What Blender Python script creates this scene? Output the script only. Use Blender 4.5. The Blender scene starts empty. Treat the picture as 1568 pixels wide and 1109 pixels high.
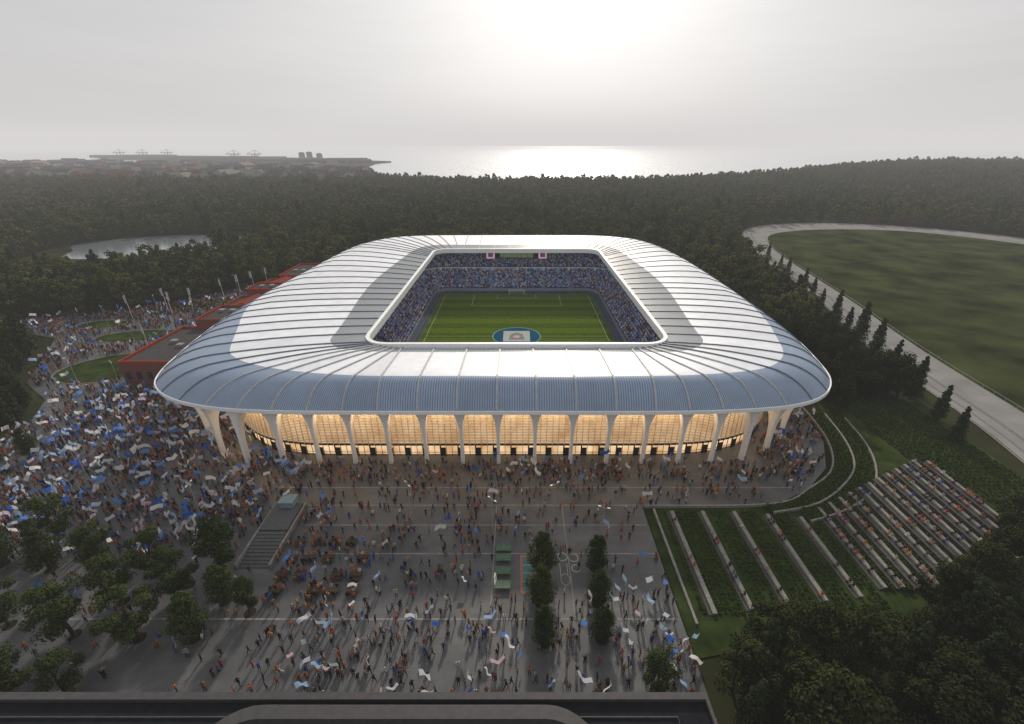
import bpy, bmesh, math, random
import numpy as np
from mathutils import Vector, Matrix
random.seed(7); rng=np.random.default_rng(7)
scene=bpy.context.scene
D=bpy.data
# ------------------------------------------------------------------ materials
def new_mat(name):
    m=D.materials.new(name); m.use_nodes=True
    nt=m.node_tree; b=nt.nodes['Principled BSDF']
    return m,nt,b
def to_diffuse(nt,b,colsock):
    """matt surfaces: plain diffuse shader"""
    N=nt.nodes;L=nt.links
    d=N.new('ShaderNodeBsdfDiffuse'); L.new(colsock,d.inputs['Color'])
    L.new(d.outputs[0],N['Material Output'].inputs['Surface']); N.remove(b); return d
def mat(name,col,rough=0.7,metal=0.0,var=0.15,scale=1.5,spec=0.5,emit=None,estr=0.0,bump=0.0,coord='Object'):
    m,nt,b=new_mat(name); N=nt.nodes; L=nt.links
    tc=N.new('ShaderNodeTexCoord'); nz=N.new('ShaderNodeTexNoise'); nz.inputs['Scale'].default_value=scale
    nz.inputs['Detail'].default_value=4
    L.new(tc.outputs[coord],nz.inputs['Vector'])
    cr=N.new('ShaderNodeValToRGB')
    cr.color_ramp.elements[0].position=0.3; cr.color_ramp.elements[1].position=0.7
    cr.color_ramp.elements[0].color=(*[c*(1-var) for c in col],1)
    cr.color_ramp.elements[1].color=(*[min(1,c*(1+var)) for c in col],1)
    L.new(nz.outputs['Fac'],cr.inputs['Fac'])
    if spec<=0.2 and not emit:
        to_diffuse(nt,b,cr.outputs['Color']); return m
    L.new(cr.outputs['Color'],b.inputs['Base Color'])
    b.inputs['Roughness'].default_value=rough; b.inputs['Metallic'].default_value=metal
    b.inputs['Specular IOR Level'].default_value=spec
    if emit:
        b.inputs['Emission Color'].default_value=(*emit,1); b.inputs['Emission Strength'].default_value=estr
    return m
def mat_random(name,cols,rough=0.8,transl=0.0):
    m,nt,b=new_mat(name); N=nt.nodes; L=nt.links
    oi=N.new('ShaderNodeObjectInfo'); cr=N.new('ShaderNodeValToRGB'); r=cr.color_ramp; r.interpolation='CONSTANT'
    tot=sum(c[0] for c in cols); acc=0
    for i,(w,c) in enumerate(cols):
        if i==0: e=r.elements[0]; e.position=0
        elif i==1: e=r.elements[1]; e.position=acc/tot
        else: e=r.elements.new(acc/tot)
        e.color=(*c,1); acc+=w
    L.new(oi.outputs['Random'],cr.inputs['Fac'])
    d=to_diffuse(nt,b,cr.outputs['Color'])
    if transl:
        tr=N.new('ShaderNodeBsdfTranslucent'); L.new(cr.outputs['Color'],tr.inputs[0]); ms=N.new('ShaderNodeMixShader'); ms.inputs[0].default_value=transl
        L.new(d.outputs[0],ms.inputs[1]);L.new(tr.outputs[0],ms.inputs[2]);L.new(ms.outputs[0],N['Material Output'].inputs['Surface'])
    return m
# ------------------------------------------------------------------ mesh builder
class MB:
    def __init__(s): s.v=[];s.f=[];s.m=[];s.uv=None
    def add(s,vs,fs,mi=0):
        o=len(s.v); s.v+= [tuple(p) for p in vs]; s.f+=[tuple(o+i for i in f) for f in fs]
        s.m+= [mi]*len(fs) if isinstance(mi,int) else list(mi)
    def box(s,cx,cy,cz,sx,sy,sz,mi=0,rot=0.0):
        c,sn=math.cos(rot),math.sin(rot); vs=[]
        for z in (-1,1):
            for x,y in ((-1,-1),(1,-1),(1,1),(-1,1)):
                X=x*sx/2;Y=y*sy/2
                vs.append((cx+X*c-Y*sn,cy+X*sn+Y*c,cz+z*sz/2))
        s.add(vs,[(0,3,2,1),(4,5,6,7),(0,1,5,4),(1,2,6,5),(2,3,7,6),(3,0,4,7)],mi)
    def tube(s,p0,p1,r0,r1,n=6,mi=0,cap=True):
        p0=Vector(p0);p1=Vector(p1); d=(p1-p0).normalized(); a=d.orthogonal().normalized(); b=d.cross(a)
        vs=[]
        for p,r in ((p0,r0),(p1,r1)):
            for i in range(n):
                t=2*math.pi*i/n; vs.append(p+a*(r*math.cos(t))+b*(r*math.sin(t)))
        fs=[(i,(i+1)%n,n+(i+1)%n,n+i) for i in range(n)]
        if cap: fs+= [tuple(range(n,2*n)),tuple(reversed(range(n)))]
        s.add(vs,fs,mi)
    def prism(s,poly,z0,z1,mi=0,mtop=None):
        n=len(poly); vs=[(x,y,z0) for x,y in poly]+[(x,y,z1) for x,y in poly]
        area=sum(poly[i][0]*poly[(i+1)%n][1]-poly[(i+1)%n][0]*poly[i][1] for i in range(n))
        if area>0: side=[(i,(i+1)%n,n+(i+1)%n,n+i) for i in range(n)]; top=tuple(range(n,2*n))
        else: side=[((i+1)%n,i,n+i,n+(i+1)%n) for i in range(n)]; top=tuple(reversed(range(n,2*n)))
        s.add(vs,side,mi); s.add(vs,[top],mi if mtop is None else mtop)
    def sheet(s,poly,z,mi=0):
        n=len(poly)
        area=sum(poly[i][0]*poly[(i+1)%n][1]-poly[(i+1)%n][0]*poly[i][1] for i in range(n))
        f=tuple(range(n)) if area>0 else tuple(reversed(range(n)))
        s.add([(x,y,z) for x,y in poly],[f],mi)
    def wall(s,pts,z0,z1,w,mi=0,closed=False):
        n=len(pts); P=[Vector((p[0],p[1])) for p in pts]; rings=[]
        for i in range(n):
            a=P[i-1] if (i>0 or closed) else P[i]; b=P[(i+1)%n] if (i<n-1 or closed) else P[i]
            t=(b-a).normalized(); nn=Vector((-t.y,t.x))*w/2
            l=P[i]+nn; r=P[i]-nn
            rings.append([(l.x,l.y,z0),(l.x,l.y,z1),(r.x,r.y,z1),(r.x,r.y,z0)])
        vs=[q for r in rings for q in r]; fs=[]
        m=n if closed else n-1
        for i in range(m):
            j=(i+1)%n
            for k in range(4):
                k2=(k+1)%4; fs.append((i*4+k,i*4+k2,j*4+k2,j*4+k))
        if not closed: fs+=[(0,3,2,1),((n-1)*4,(n-1)*4+1,(n-1)*4+2,(n-1)*4+3)]
        s.add(vs,fs,mi)
    def mesh(s,name,mats,smooth=False):
        me=D.meshes.new(name); me.from_pydata(s.v,[],s.f)
        for m in mats: me.materials.append(m)
        me.polygons.foreach_set('material_index',s.m)
        if smooth: me.polygons.foreach_set('use_smooth',[True]*len(s.f))
        me.update(); return me
    def obj(s,name,mats,parent=None,smooth=False,fixn=False):
        me=s.mesh(name,mats,smooth)
        if fixn:
            bm=bmesh.new(); bm.from_mesh(me); bmesh.ops.recalc_face_normals(bm,faces=bm.faces); bm.to_mesh(me); bm.free()
        o=D.objects.new(name,me); scene.collection.objects.link(o)
        if parent: o.parent=parent
        return o
def empty(name,loc=(0,0,0)):
    o=D.objects.new(name,None); scene.collection.objects.link(o); o.location=loc; o.empty_display_size=1; return o
def inpoly(x,y,poly):
    x=np.asarray(x);y=np.asarray(y); r=np.zeros(x.shape,bool); n=len(poly)
    for i in range(n):
        x1,y1=poly[i]; x2,y2=poly[(i+1)%n]
        c=((y1>y)!=(y2>y))
        with np.errstate(divide='ignore',invalid='ignore'):
            xi=(x2-x1)*(y-y1)/((y2-y1) if y2!=y1 else 1e-9)+x1
        r^=c&(x<xi)
    return r
def catmull(P,k=6,closed=False):
    out=[];n=len(P); rngi=range(n) if closed else range(n-1)
    for i in rngi:
        g=lambda j:(Vector(P[j%n]) if closed else Vector(P[min(max(j,0),n-1)]))
        a,b,c,d=g(i-1),g(i),g(i+1),g(i+2)
        for q in range(k):
            t=q/k
            out.append(0.5*((2*b)+(c-a)*t+(2*a-5*b+4*c-d)*t*t+(3*b-a-3*c+d)*t**3))
    if not closed: out.append(Vector(P[-1]))
    return [(p.x,p.y) for p in out]
def resample(P,step,closed=False):
    Q=[Vector(p) for p in P]
    if closed: Q.append(Q[0])
    L=[0]
    for i in range(1,len(Q)): L.append(L[-1]+(Q[i]-Q[i-1]).length)
    n=max(2,int(round(L[-1]/step))); out=[]
    for i in range(n if closed else n+1):
        out.append(at_len(Q,L,L[-1]*i/n))
    return [(p.x,p.y) for p in out]
def at_len(Q,L,s):
    s=min(max(s,0),L[-1]); i=int(np.searchsorted(L,s))
    i=min(max(i,1),len(L)-1)
    t=(s-L[i-1])/max(L[i]-L[i-1],1e-9)
    return Q[i-1].lerp(Q[i],t)
def offset(P,d):
    n=len(P); ar=sum(P[i][0]*P[(i+1)%n][1]-P[(i+1)%n][0]*P[i][1] for i in range(n)); sg=1 if ar>0 else -1
    out=[]
    for i in range(n):
        a=Vector(P[i-1]);b=Vector(P[(i+1)%n]); t=(b-a).normalized()
        out.append((P[i][0]+t.y*d*sg,P[i][1]-t.x*d*sg))
    return out
def scatter(name,pts,rotz,scl,idx,coll):
    n=len(pts); me=D.meshes.new(name); me.from_pydata([tuple(map(float,p)) for p in pts],[],[])
    a=me.attributes.new('rotz','FLOAT','POINT'); a.data.foreach_set('value',np.asarray(rotz,dtype=np.float32))
    a=me.attributes.new('scl','FLOAT_VECTOR','POINT'); a.data.foreach_set('vector',np.asarray(scl,dtype=np.float32).reshape(-1))
    a=me.attributes.new('idx','INT','POINT'); a.data.foreach_set('value',np.asarray(idx,dtype=np.int32))
    o=D.objects.new(name,me); scene.collection.objects.link(o)
    g=D.node_groups.new(name+'_nodes','GeometryNodeTree')
    g.interface.new_socket('Geometry',in_out='INPUT',socket_type='NodeSocketGeometry')
    g.interface.new_socket('Geometry',in_out='OUTPUT',socket_type='NodeSocketGeometry')
    N=g.nodes;L=g.links
    gi=N.new('NodeGroupInput');go=N.new('NodeGroupOutput')
    ip=N.new('GeometryNodeInstanceOnPoints'); ci=N.new('GeometryNodeCollectionInfo')
    ci.inputs['Collection'].default_value=coll; ci.inputs['Separate Children'].default_value=True; ci.inputs['Reset Children'].default_value=True
    def na(nm,t):
        q=N.new('GeometryNodeInputNamedAttribute'); q.data_type=t; q.inputs['Name'].default_value=nm; return q.outputs[0]
    cx=N.new('ShaderNodeCombineXYZ'); L.new(na('rotz','FLOAT'),cx.inputs['Z'])
    L.new(gi.outputs[0],ip.inputs['Points']); L.new(ci.outputs[0],ip.inputs['Instance']); ip.inputs['Pick Instance'].default_value=True
    L.new(na('idx','INT'),ip.inputs['Instance Index']); L.new(cx.outputs[0],ip.inputs['Rotation']); L.new(na('scl','FLOAT_VECTOR'),ip.inputs['Scale'])
    L.new(ip.outputs[0],go.inputs[0])
    md=o.modifiers.new('instances','NODES'); md.node_group=g
    return o
# ------------------------------------------------------------------ world, sun, camera
SUN_AZ=math.radians(6); SUN_EL=math.radians(29)
S=Vector((math.sin(SUN_AZ)*math.cos(SUN_EL),math.cos(SUN_AZ)*math.cos(SUN_EL),math.sin(SUN_EL)))
w=D.worlds.new('World'); scene.world=w; w.use_nodes=True
N=w.node_tree.nodes;L=w.node_tree.links; N.clear()
out=N.new('ShaderNodeOutputWorld'); bg=N.new('ShaderNodeBackground'); bg.inputs['Strength'].default_value=0.1
sky=N.new('ShaderNodeTexSky'); sky.sky_type='NISHITA'; sky.sun_disc=False; sky.sun_elevation=SUN_EL; sky.sun_rotation=SUN_AZ
sky.dust_density=5; sky.air_density=1.0
hs=N.new('ShaderNodeHueSaturation'); hs.inputs['Saturation'].default_value=0.4; L.new(sky.outputs[0],hs.inputs['Color'])
tc=N.new('ShaderNodeTexCoord')
dot=N.new('ShaderNodeVectorMath'); dot.operation='DOT_PRODUCT'; L.new(tc.outputs['Generated'],dot.inputs[0])
GE=math.radians(19)
GS=Vector((math.sin(SUN_AZ)*math.cos(GE),math.cos(SUN_AZ)*math.cos(GE),math.sin(GE)))
dot.inputs[1].default_value=GS
def mth(op,a,b=None,cl=False):
    q=N.new('ShaderNodeMath'); q.operation=op; q.use_clamp=cl
    for i,x in enumerate((a,b)):
        if x is None: continue
        if isinstance(x,(int,float)): q.inputs[i].default_value=x
        else: L.new(x,q.inputs[i])
    return q.outputs[0]
dm=mth('MAXIMUM',dot.outputs['Value'],0.0)
glow=mth('MULTIPLY',mth('POWER',dm,6.0),1.6)
glow2=mth('MULTIPLY',mth('POWER',dm,50.0),1.6)
mp=N.new('ShaderNodeMapping'); mp.inputs['Scale'].default_value=(1.2,1.2,9); L.new(tc.outputs['Generated'],mp.inputs['Vector'])
nz=N.new('ShaderNodeTexNoise'); nz.inputs['Scale'].default_value=1.9; nz.inputs['Detail'].default_value=8; nz.inputs['Roughness'].default_value=0.6; L.new(mp.outputs[0],nz.inputs['Vector'])
cl=mth('MULTIPLY',mth('SUBTRACT',nz.outputs['Fac'],0.5),2.0)
val=mth('ADD',mth('ADD',mth('ADD',glow,glow2),5.9),cl)
cm=N.new('ShaderNodeCombineColor'); L.new(val,cm.inputs[0]); L.new(mth('MULTIPLY',val,0.995),cm.inputs[1]); L.new(mth('MULTIPLY',val,1.005),cm.inputs[2])
mx=N.new('ShaderNodeMix'); mx.data_type='RGBA'; mx.inputs[0].default_value=0.87
L.new(hs.outputs[0],mx.inputs[6]); L.new(cm.outputs[0],mx.inputs[7]); L.new(mx.outputs[2],bg.inputs[0]); L.new(bg.outputs[0],out.inputs[0])
sl=D.lights.new('sun','SUN'); sl.energy=3.3; sl.angle=math.radians(3); sl.color=(1,0.89,0.75)
so=D.objects.new('sun',sl); scene.collection.objects.link(so); so.rotation_euler=S.to_track_quat('Z','Y').to_euler(); so.location=S*400
cam=D.cameras.new('camera'); co=D.objects.new('camera',cam); scene.collection.objects.link(co); scene.camera=co
cam.lens=36*700/1568; cam.sensor_width=36; cam.shift_x=-0.0045; cam.clip_end=60000; cam.clip_start=0.5
co.location=(0,0,65); co.rotation_euler=(math.radians(90-25.37),0,0)
scene.view_settings.view_transform='Standard'; scene.view_settings.look='None'; scene.view_settings.exposure=0
hz=D.materials.new('haze'); hz.use_nodes=True; n=hz.node_tree.nodes; n.clear(); o_=n.new('ShaderNodeOutputMaterial')
HD=0.00016
ab=n.new('ShaderNodeVolumeAbsorption'); ab.inputs['Density'].default_value=HD; ab.inputs['Color'].default_value=(0,0,0,1)
em=n.new('ShaderNodeEmission'); em.inputs['Color'].default_value=(1,.97,.96,1); em.inputs['Strength'].default_value=HD*0.7
av=n.new('ShaderNodeAddShader'); hz.node_tree.links.new(ab.outputs[0],av.inputs[0]); hz.node_tree.links.new(em.outputs[0],av.inputs[1])
hz.node_tree.links.new(av.outputs[0],o_.inputs['Volume'])
try: hz.cycles.homogeneous_volume=True
except Exception as e: print(e)
mb=MB(); mb.box(0,6000,145,24000,14000,390); mb.obj('atmospheric_haze',[hz])
# ------------------------------------------------------------------ key outlines
PLAZA=[(-88,26),(-97,55),(-112,66),(-122,80),(-126,100),(-133,112),(-148,122),(-160,140),(-172,158),(-200,166),(-205,178),(-178,184),(-156,198),(-133,222),(-105,236),(-96,236),(-60,240),(60,240),(78,140),(77,104),(74.5,92),(69,82),(61,75),(51,70),(25,69.5),(25,26)]
EAVE_L=[(0,81.5),(-30,81.5),(-54,82),(-69,84.5),(-80,90),(-86.5,99),(-90.5,118),(-92.5,140),(-92,165),(-90,192),(-88,220),(-84,246),(-72,262),(-52,268),(-25,269),(0,269)]
EAVE_R=[(0,81.5),(30,81.5),(46,82.2),(59,84.2),(68,88.5),(74,96),(77,106),(79.5,122),(80.5,150),(80,190),(78,220),(73,247),(62,261),(46,267.5),(25,269),(0,269)]
def half_inner(s):
    P=[(0,104.6),(32.6,104.6)]
    for i in range(1,9):
        a=math.pi/2*i/8; P.append((32.6+6*math.sin(a),110.6-6*math.cos(a)))
    P.append((38.6,213.5))
    for i in range(1,9):
        a=math.pi/2*i/8; P.append((32.6+6*math.cos(a),213.5+6*math.sin(a)))
    P.append((0,219.5))
    return [(s*x,y) for x,y in P]
def lens(P):
    Q=[Vector(p) for p in P]; Ls=[0]
    for i in range(1,len(Q)): Ls.append(Ls[-1]+(Q[i]-Q[i-1]).length)
    return Q,Ls
def near_s(Q,Ls,p):
    p=Vector(p); best=(1e9,0)
    for i in range(1,len(Q)):
        a,b=Q[i-1],Q[i]; ab=b-a; t=min(max((p-a).dot(ab)/max(ab.length_squared,1e-9),0),1)
        d=(a+ab*t-p).length
        if d<best[0]: best=(d,Ls[i-1]+ab.length*t)
    return best[1]
ANCH={-1:[((0,104),(0,81.5),0,3.4,5.6),((-28.35,104),(-29,81.5),14,3.4,5.6),((-37.5,106.5),(-84,95.5),32,9,17),((-38.6,160),(-92.3,158),36,13,5),((-38.6,205),(-86.5,232),28,12,3),((-35,218.8),(-66,264.5),24,11,3),((-25,219.5),(-27,269),16,10,3),((0,219.5),(0,269),14,10,3)],
 1:[((0,104),(0,81.5),0,3.4,5.6),((28.35,104),(29,81.5),14,3.4,5.6),((37.5,106.5),(74,96),28,9,11),((38.6,160),(80.5,158),36,13,4),((38.6,205),(76.5,232),28,12,3),((35,218.8),(58,263),24,11,3),((25,219.5),(27,269),16,10,3),((0,219.5),(0,269),14,10,3)]}
def half_stations(s):
    Qi,Li=lens(half_inner(s)); Qo,Lo=lens(catmull(EAVE_L if s<0 else EAVE_R,6))
    A=ANCH[s]; si=[near_s(Qi,Li,a[0]) for a in A]; so_=[near_s(Qo,Lo,a[1]) for a in A]
    out=[];k=0
    for j in range(1,len(A)):
        n=A[j][2]
        for q in range(n+(1 if j==len(A)-1 else 0)):
            t=q/n; P=at_len(Qi,Li,si[j-1]+(si[j]-si[j-1])*t); Q=at_len(Qo,Lo,so_[j-1]+(so_[j]-so_[j-1])*t)
            ts=t*t*(3-2*t)
            wA=A[j-1][3]+(A[j][3]-A[j-1][3])*ts; wC=A[j-1][4]+(A[j][4]-A[j-1][4])*ts
            out.append((P,Q,wA,wC,(k%4)==2,k)); k+=1
    return out
HL=half_stations(-1); HR=half_stations(1)
ST=HL+HR[-2:0:-1]
def ring_pts(st):
    P,Q,wA,wC,_,_=st; Lg=(Q-P).length
    ds=[0,wA*.5,wA]+[wA+(Lg-wC-wA)*i/5 for i in range(1,6)]+[Lg-wC+wC*(1-(1-i/8)**1.6) for i in range(1,9)]
    ze=15+1.8*min(max((P.y-120)/100,0),1)
    Dd=min(6.2+0.27*(Lg-22),15)
    k=min(max((Lg-23)/12,0),1)
    res=[]
    for d in ds:
        f=d/Lg; e=min((Lg-d)/Dd,1)
        zt=(1-k)*(19.5+1.3*f)+k*(20.0+0.7*math.sin(math.pi*min(f*1.2,1)))
        z=ze+(zt-ze)*(1-(1-e)**2.3)
        p=P.lerp(Q,f); res.append(Vector((p.x,p.y,z)))
    return res,ds
RP=[ring_pts(s) for s in ST]; nR=len(RP[0][0]); nS=len(ST)
# ------------------------------------------------------------------ stadium materials
def roof_mat(name,col,rough,stripes=0,scol=None,spec=0.5,metal=0.0,transl=0.0):
    m,nt,b=new_mat(name);N=nt.nodes;L=nt.links
    uv=N.new('ShaderNodeUVMap'); sx=N.new('ShaderNodeSeparateXYZ'); L.new(uv.outputs[0],sx.inputs[0])
    nz=N.new('ShaderNodeTexNoise'); nz.inputs['Scale'].default_value=0.35; nz.inputs['Detail'].default_value=6
    tc=N.new('ShaderNodeTexCoord'); L.new(tc.outputs['Object'],nz.inputs['Vector'])
    fl=N.new('ShaderNodeMath'); fl.operation='FLOOR'; L.new(sx.outputs[0],fl.inputs[0])
    wn=N.new('ShaderNodeTexWhiteNoise'); wn.noise_dimensions='1D'; L.new(fl.outputs[0],wn.inputs['W'])
    ad=N.new('ShaderNodeMath'); ad.operation='ADD'; L.new(nz.outputs['Fac'],ad.inputs[0]); 
    ml=N.new('ShaderNodeMath'); ml.operation='MULTIPLY'; ml.inputs[1].default_value=0.35; L.new(wn.outputs['Value'],ml.inputs[0]); L.new(ml.outputs[0],ad.inputs[1])
    cr=N.new('ShaderNodeValToRGB'); cr.color_ramp.elements[0].position=0.3; cr.color_ramp.elements[1].position=0.95
    cr.color_ramp.elements[0].color=(*[c*.82 for c in col],1); cr.color_ramp.elements[1].color=(*[min(c*1.1,.92) for c in col],1)
    L.new(ad.outputs[0],cr.inputs[0]); colout=cr.outputs[0]
    if stripes:
        mu=N.new('ShaderNodeMath'); mu.operation='MULTIPLY'; mu.inputs[1].default_value=stripes; L.new(sx.outputs[0],mu.inputs[0])
        fr=N.new('ShaderNodeMath'); fr.operation='FRACT'; L.new(mu.outputs[0],fr.inputs[0])
        gt=N.new('ShaderNodeMath'); gt.operation='GREATER_THAN'; gt.inputs[1].default_value=0.6; L.new(fr.outputs[0],gt.inputs[0])
        mx=N.new('ShaderNodeMix'); mx.data_type='RGBA'; L.new(gt.outputs[0],mx.inputs[0]); L.new(colout,mx.inputs[6]); mx.inputs[7].default_value=(*scol,1)
        colout=mx.outputs[2]
    L.new(colout,b.inputs['Base Color']); b.inputs['Roughness'].default_value=rough; b.inputs['Specular IOR Level'].default_value=spec; b.inputs['Metallic'].default_value=metal
    if transl:
        tr=N.new('ShaderNodeBsdfTranslucent'); tr.inputs[0].default_value=(.85,.9,.95,1); ms=N.new('ShaderNodeMixShader'); ms.inputs[0].default_value=transl
        L.new(b.outputs[0],ms.inputs[1]);L.new(tr.outputs[0],ms.inputs[2]);L.new(ms.outputs[0],N['Material Output'].inputs['Surface'])
    return m
M_glass=roof_mat('roof_translucent_panel',(0.56,0.6,0.65),0.28,8,(0.42,0.46,0.5),0.7,0,.5)
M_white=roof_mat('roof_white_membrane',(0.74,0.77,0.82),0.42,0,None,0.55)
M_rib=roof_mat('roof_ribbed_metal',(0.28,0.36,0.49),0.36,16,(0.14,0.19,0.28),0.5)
M_trim=mat('white_painted_steel',(0.82,0.83,0.84),0.35,var=.05)
M_seam_shade=mat('roof_seam_shaded',(0.12,0.14,0.18),0.5)  # side seams: shadow along the ribs put into a dark grey-blue colour
M_soffit=mat('soffit_warm_timber',(0.55,0.42,0.28),0.6,spec=.2)
stadium=empty('football_stadium')
me=D.meshes.new('roof'); vs=[p for r,_ in RP for p in r]; fs=[];mi=[];uvs=[]
for i in range(nS):
    j=(i+1)%nS
    for k in range(nR-1):
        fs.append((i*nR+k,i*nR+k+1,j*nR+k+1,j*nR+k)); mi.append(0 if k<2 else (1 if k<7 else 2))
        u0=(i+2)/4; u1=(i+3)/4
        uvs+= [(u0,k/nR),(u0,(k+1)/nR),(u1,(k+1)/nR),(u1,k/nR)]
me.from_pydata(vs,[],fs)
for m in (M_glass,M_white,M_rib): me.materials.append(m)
me.polygons.foreach_set('material_index',mi); me.polygons.foreach_set('use_smooth',[True]*len(fs))
ul=me.uv_layers.new(name='UVMap'); ul.data.foreach_set('uv',np.array(uvs,dtype=np.float32).reshape(-1)); me.update()
bm=bmesh.new(); bm.from_mesh(me); bmesh.ops.recalc_face_normals(bm,faces=bm.faces); bm.normal_update()
if sum(f.normal.z for f in bm.faces)<0: bmesh.ops.reverse_faces(bm,faces=bm.faces)
bm.to_mesh(me); bm.free()
ro=D.objects.new('roof',me); scene.collection.objects.link(ro); ro.parent=stadium
mb=MB()
for i in range(nS):
    if not ST[i][4]: continue
    pts=RP[i][0]; tn=(RP[(i+1)%nS][0][8]-RP[i-1][0][8]); tn.z=0; tn.normalize()
    front=ST[i][0].y<105
    hw_=.18 if front else .15
    vsx=[]
    for p in pts:
        for a,z in ((-hw_,-.05),(-hw_,.24),(hw_,.24),(hw_,-.05)): vsx.append(p+tn*a+Vector((0,0,z)))
    fsx=[]
    for k in range(nR-1):
        for q in range(4): fsx.append((k*4+q,k*4+(q+1)%4,(k+1)*4+(q+1)%4,(k+1)*4+q))
    mb.add(vsx,fsx,1 if front else 0)
mb.obj('roof_seams',[M_seam_shade,mat('roof_seam_light',(0.4,0.41,0.42),.5)],stadium,fixn=True)
mb=MB()
inn=[(r[0].x,r[0].y) for r,_ in RP]; innr=resample(inn,1.5,True)
mb.wall(innr,18.6,20.6,1.0,0,True)
ev=[r[-1] for r,_ in RP]
def ringstrip(mb,A,B,mi):
    n=len(A); mb.add(list(A)+list(B),[(i,(i+1)%n,n+(i+1)%n,n+i) for i in range(n)],mi)
evo=offset([(p.x,p.y) for p in ev],0.35)
A=[Vector((x,y,ev[i].z+.12)) for i,(x,y) in enumerate(evo)]; B=[Vector((a.x,a.y,a.z-.75)) for a in A]
C=[Vector((e.x,e.y,e.z+.12)) for e in ev]
ringstrip(mb,C,A,0); ringstrip(mb,A,B,0)
sof=[]
for i,(r,_) in enumerate(RP):
    q=r[-1].lerp(r[6],0.55); sof.append(Vector((q.x,q.y,14.3)))
ringstrip(mb,B,sof,1)
sof2=[Vector((r[2].x,r[2].y,r[2].z-.5)) for r,_ in RP]; ringstrip(mb,sof,sof2,1)
mb.obj('roof_edge_and_soffit',[M_trim,M_soffit],stadium,fixn=False)
# columns
M_col=mat('white_concrete_column',(0.76,0.75,0.73),0.5,var=.06,spec=.2)
col_ring=[(-28.35-8.1*i,84.0) for i in range(5)]+[(-68.5,87.5),(-75,93.5),(-79,102),(-81,112),(-82,123),(-82.5,134),(-82.5,146),(-82,160),(-81,175)]
col_ring_r=[(28.35,84),(36.45,84),(44,84.2),(51.5,85.2),(58.5,88.3),(64.5,93.5),(68.3,101),(70,110),(70.8,121),(71,132),(71,145),(71,160)]
full=list(reversed(col_ring))+[(-20.25,84),(-12.15,84),(-4.05,84),(4.05,84),(12.15,84),(20.25,84)]+col_ring_r
eave2=[(p.x,p.y) for p in ev]
def ray_hit(p,d,poly):
    best=1e9;n=len(poly)
    for i in range(n):
        a=Vector(poly[i]);b=Vector(poly[(i+1)%n]);e=b-a; den=d.x*e.y-d.y*e.x
        if abs(den)<1e-9: continue
        ap=a-p; t=(ap.x*e.y-ap.y*e.x)/den; u=(ap.x*d.y-ap.y*d.x)/den
        if t>0 and 0<=u<=1: best=min(best,t)
    return best
mb=MB()
for i,p in enumerate(full):
    a=Vector(full[max(i-1,0)]);b=Vector(full[min(i+1,len(full)-1)]); t=(b-a).normalized(); nrm=Vector((t.y,-t.x))
    fr_=abs(p[0])<46 and p[1]<84.3
    if fr_: nrm=Vector((0,-1)); t=Vector((1,0))
    P=Vector(p); o=min(ray_hit(P,nrm,eave2),14)
    zz=[0,2.5,5,7.5,9.5,11.2,12.6,13.7,14.5]
    g=[0,0,.02,.07,.16,.3,.5,.75,1]
    ro_=[.55+(o-.8-.55)*q for q in g]
    ri_=[-.55,-.5,-.55,-.75,-1.1,-1.7,-2.7,-4.2,-6]
    hw=[.46,.38,.37,.4,.5,.68,.98,1.45,2.1] if fr_ else [.55,.48,.48,.54,.7,.95,1.3,1.8,2.4]
    rr=[]
    for k in range(len(zz)):
        for r,h in ((ro_[k],-.75*hw[k]),(ro_[k]-.2,-hw[k]),(ri_[k],-hw[k]*.9),(ri_[k],hw[k]*.9),(ro_[k]-.2,hw[k]),(ro_[k],.75*hw[k])):
            q=P+nrm*r+t*h; rr.append((q.x,q.y,zz[k]))
    fsx=[]
    for k in range(len(zz)-1):
        for q in range(6): fsx.append((k*6+q,k*6+(q+1)%6,(k+1)*6+(q+1)%6,(k+1)*6+q))
    fsx.append((0,1,2,3,4,5)); mb.add(rr,fsx,0)
mb.obj('curved_columns',[M_col],stadium,fixn=True)
# facade
FAC=[(-72,240),(-76,200),(-76,150),(-75.5,125),(-73.5,108),(-68.5,97.5),(-60,90),(-50,87),(-36,86.4),(0,86.4),(26,86.4),(38,86.8),(48,88.5),(57,93),(63,101),(65.5,114),(66.5,130),(66.5,200),(62,240)]
fac=resample(catmull(FAC,8),1.35)
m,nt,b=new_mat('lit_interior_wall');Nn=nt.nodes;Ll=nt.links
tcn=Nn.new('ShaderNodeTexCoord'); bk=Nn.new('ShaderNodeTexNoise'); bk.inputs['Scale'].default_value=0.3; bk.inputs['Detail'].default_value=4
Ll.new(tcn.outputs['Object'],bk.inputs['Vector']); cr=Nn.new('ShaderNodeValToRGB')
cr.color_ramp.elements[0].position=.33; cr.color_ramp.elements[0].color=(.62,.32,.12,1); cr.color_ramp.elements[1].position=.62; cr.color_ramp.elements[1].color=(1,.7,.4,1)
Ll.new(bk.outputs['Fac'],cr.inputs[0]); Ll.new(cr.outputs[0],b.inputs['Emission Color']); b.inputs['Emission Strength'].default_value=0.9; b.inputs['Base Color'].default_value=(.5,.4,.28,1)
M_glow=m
M_slat=mat('pale_timber_slat',(0.62,0.54,0.42),0.6,spec=.2)
M_dark=mat('dark_mullion',(0.03,0.03,0.035),0.4,spec=.2)
mb=MB()
inner=[]
for i,p in enumerate(fac):
    a=Vector(fac[max(i-1,0)]);b_=Vector(fac[min(i+1,len(fac)-1)]);t=(b_-a).normalized(); inner.append((p[0]-t.y*0.8,p[1]+t.x*0.8))
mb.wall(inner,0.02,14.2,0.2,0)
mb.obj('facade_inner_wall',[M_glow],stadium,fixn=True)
mb=MB(); z=3.4
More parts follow.
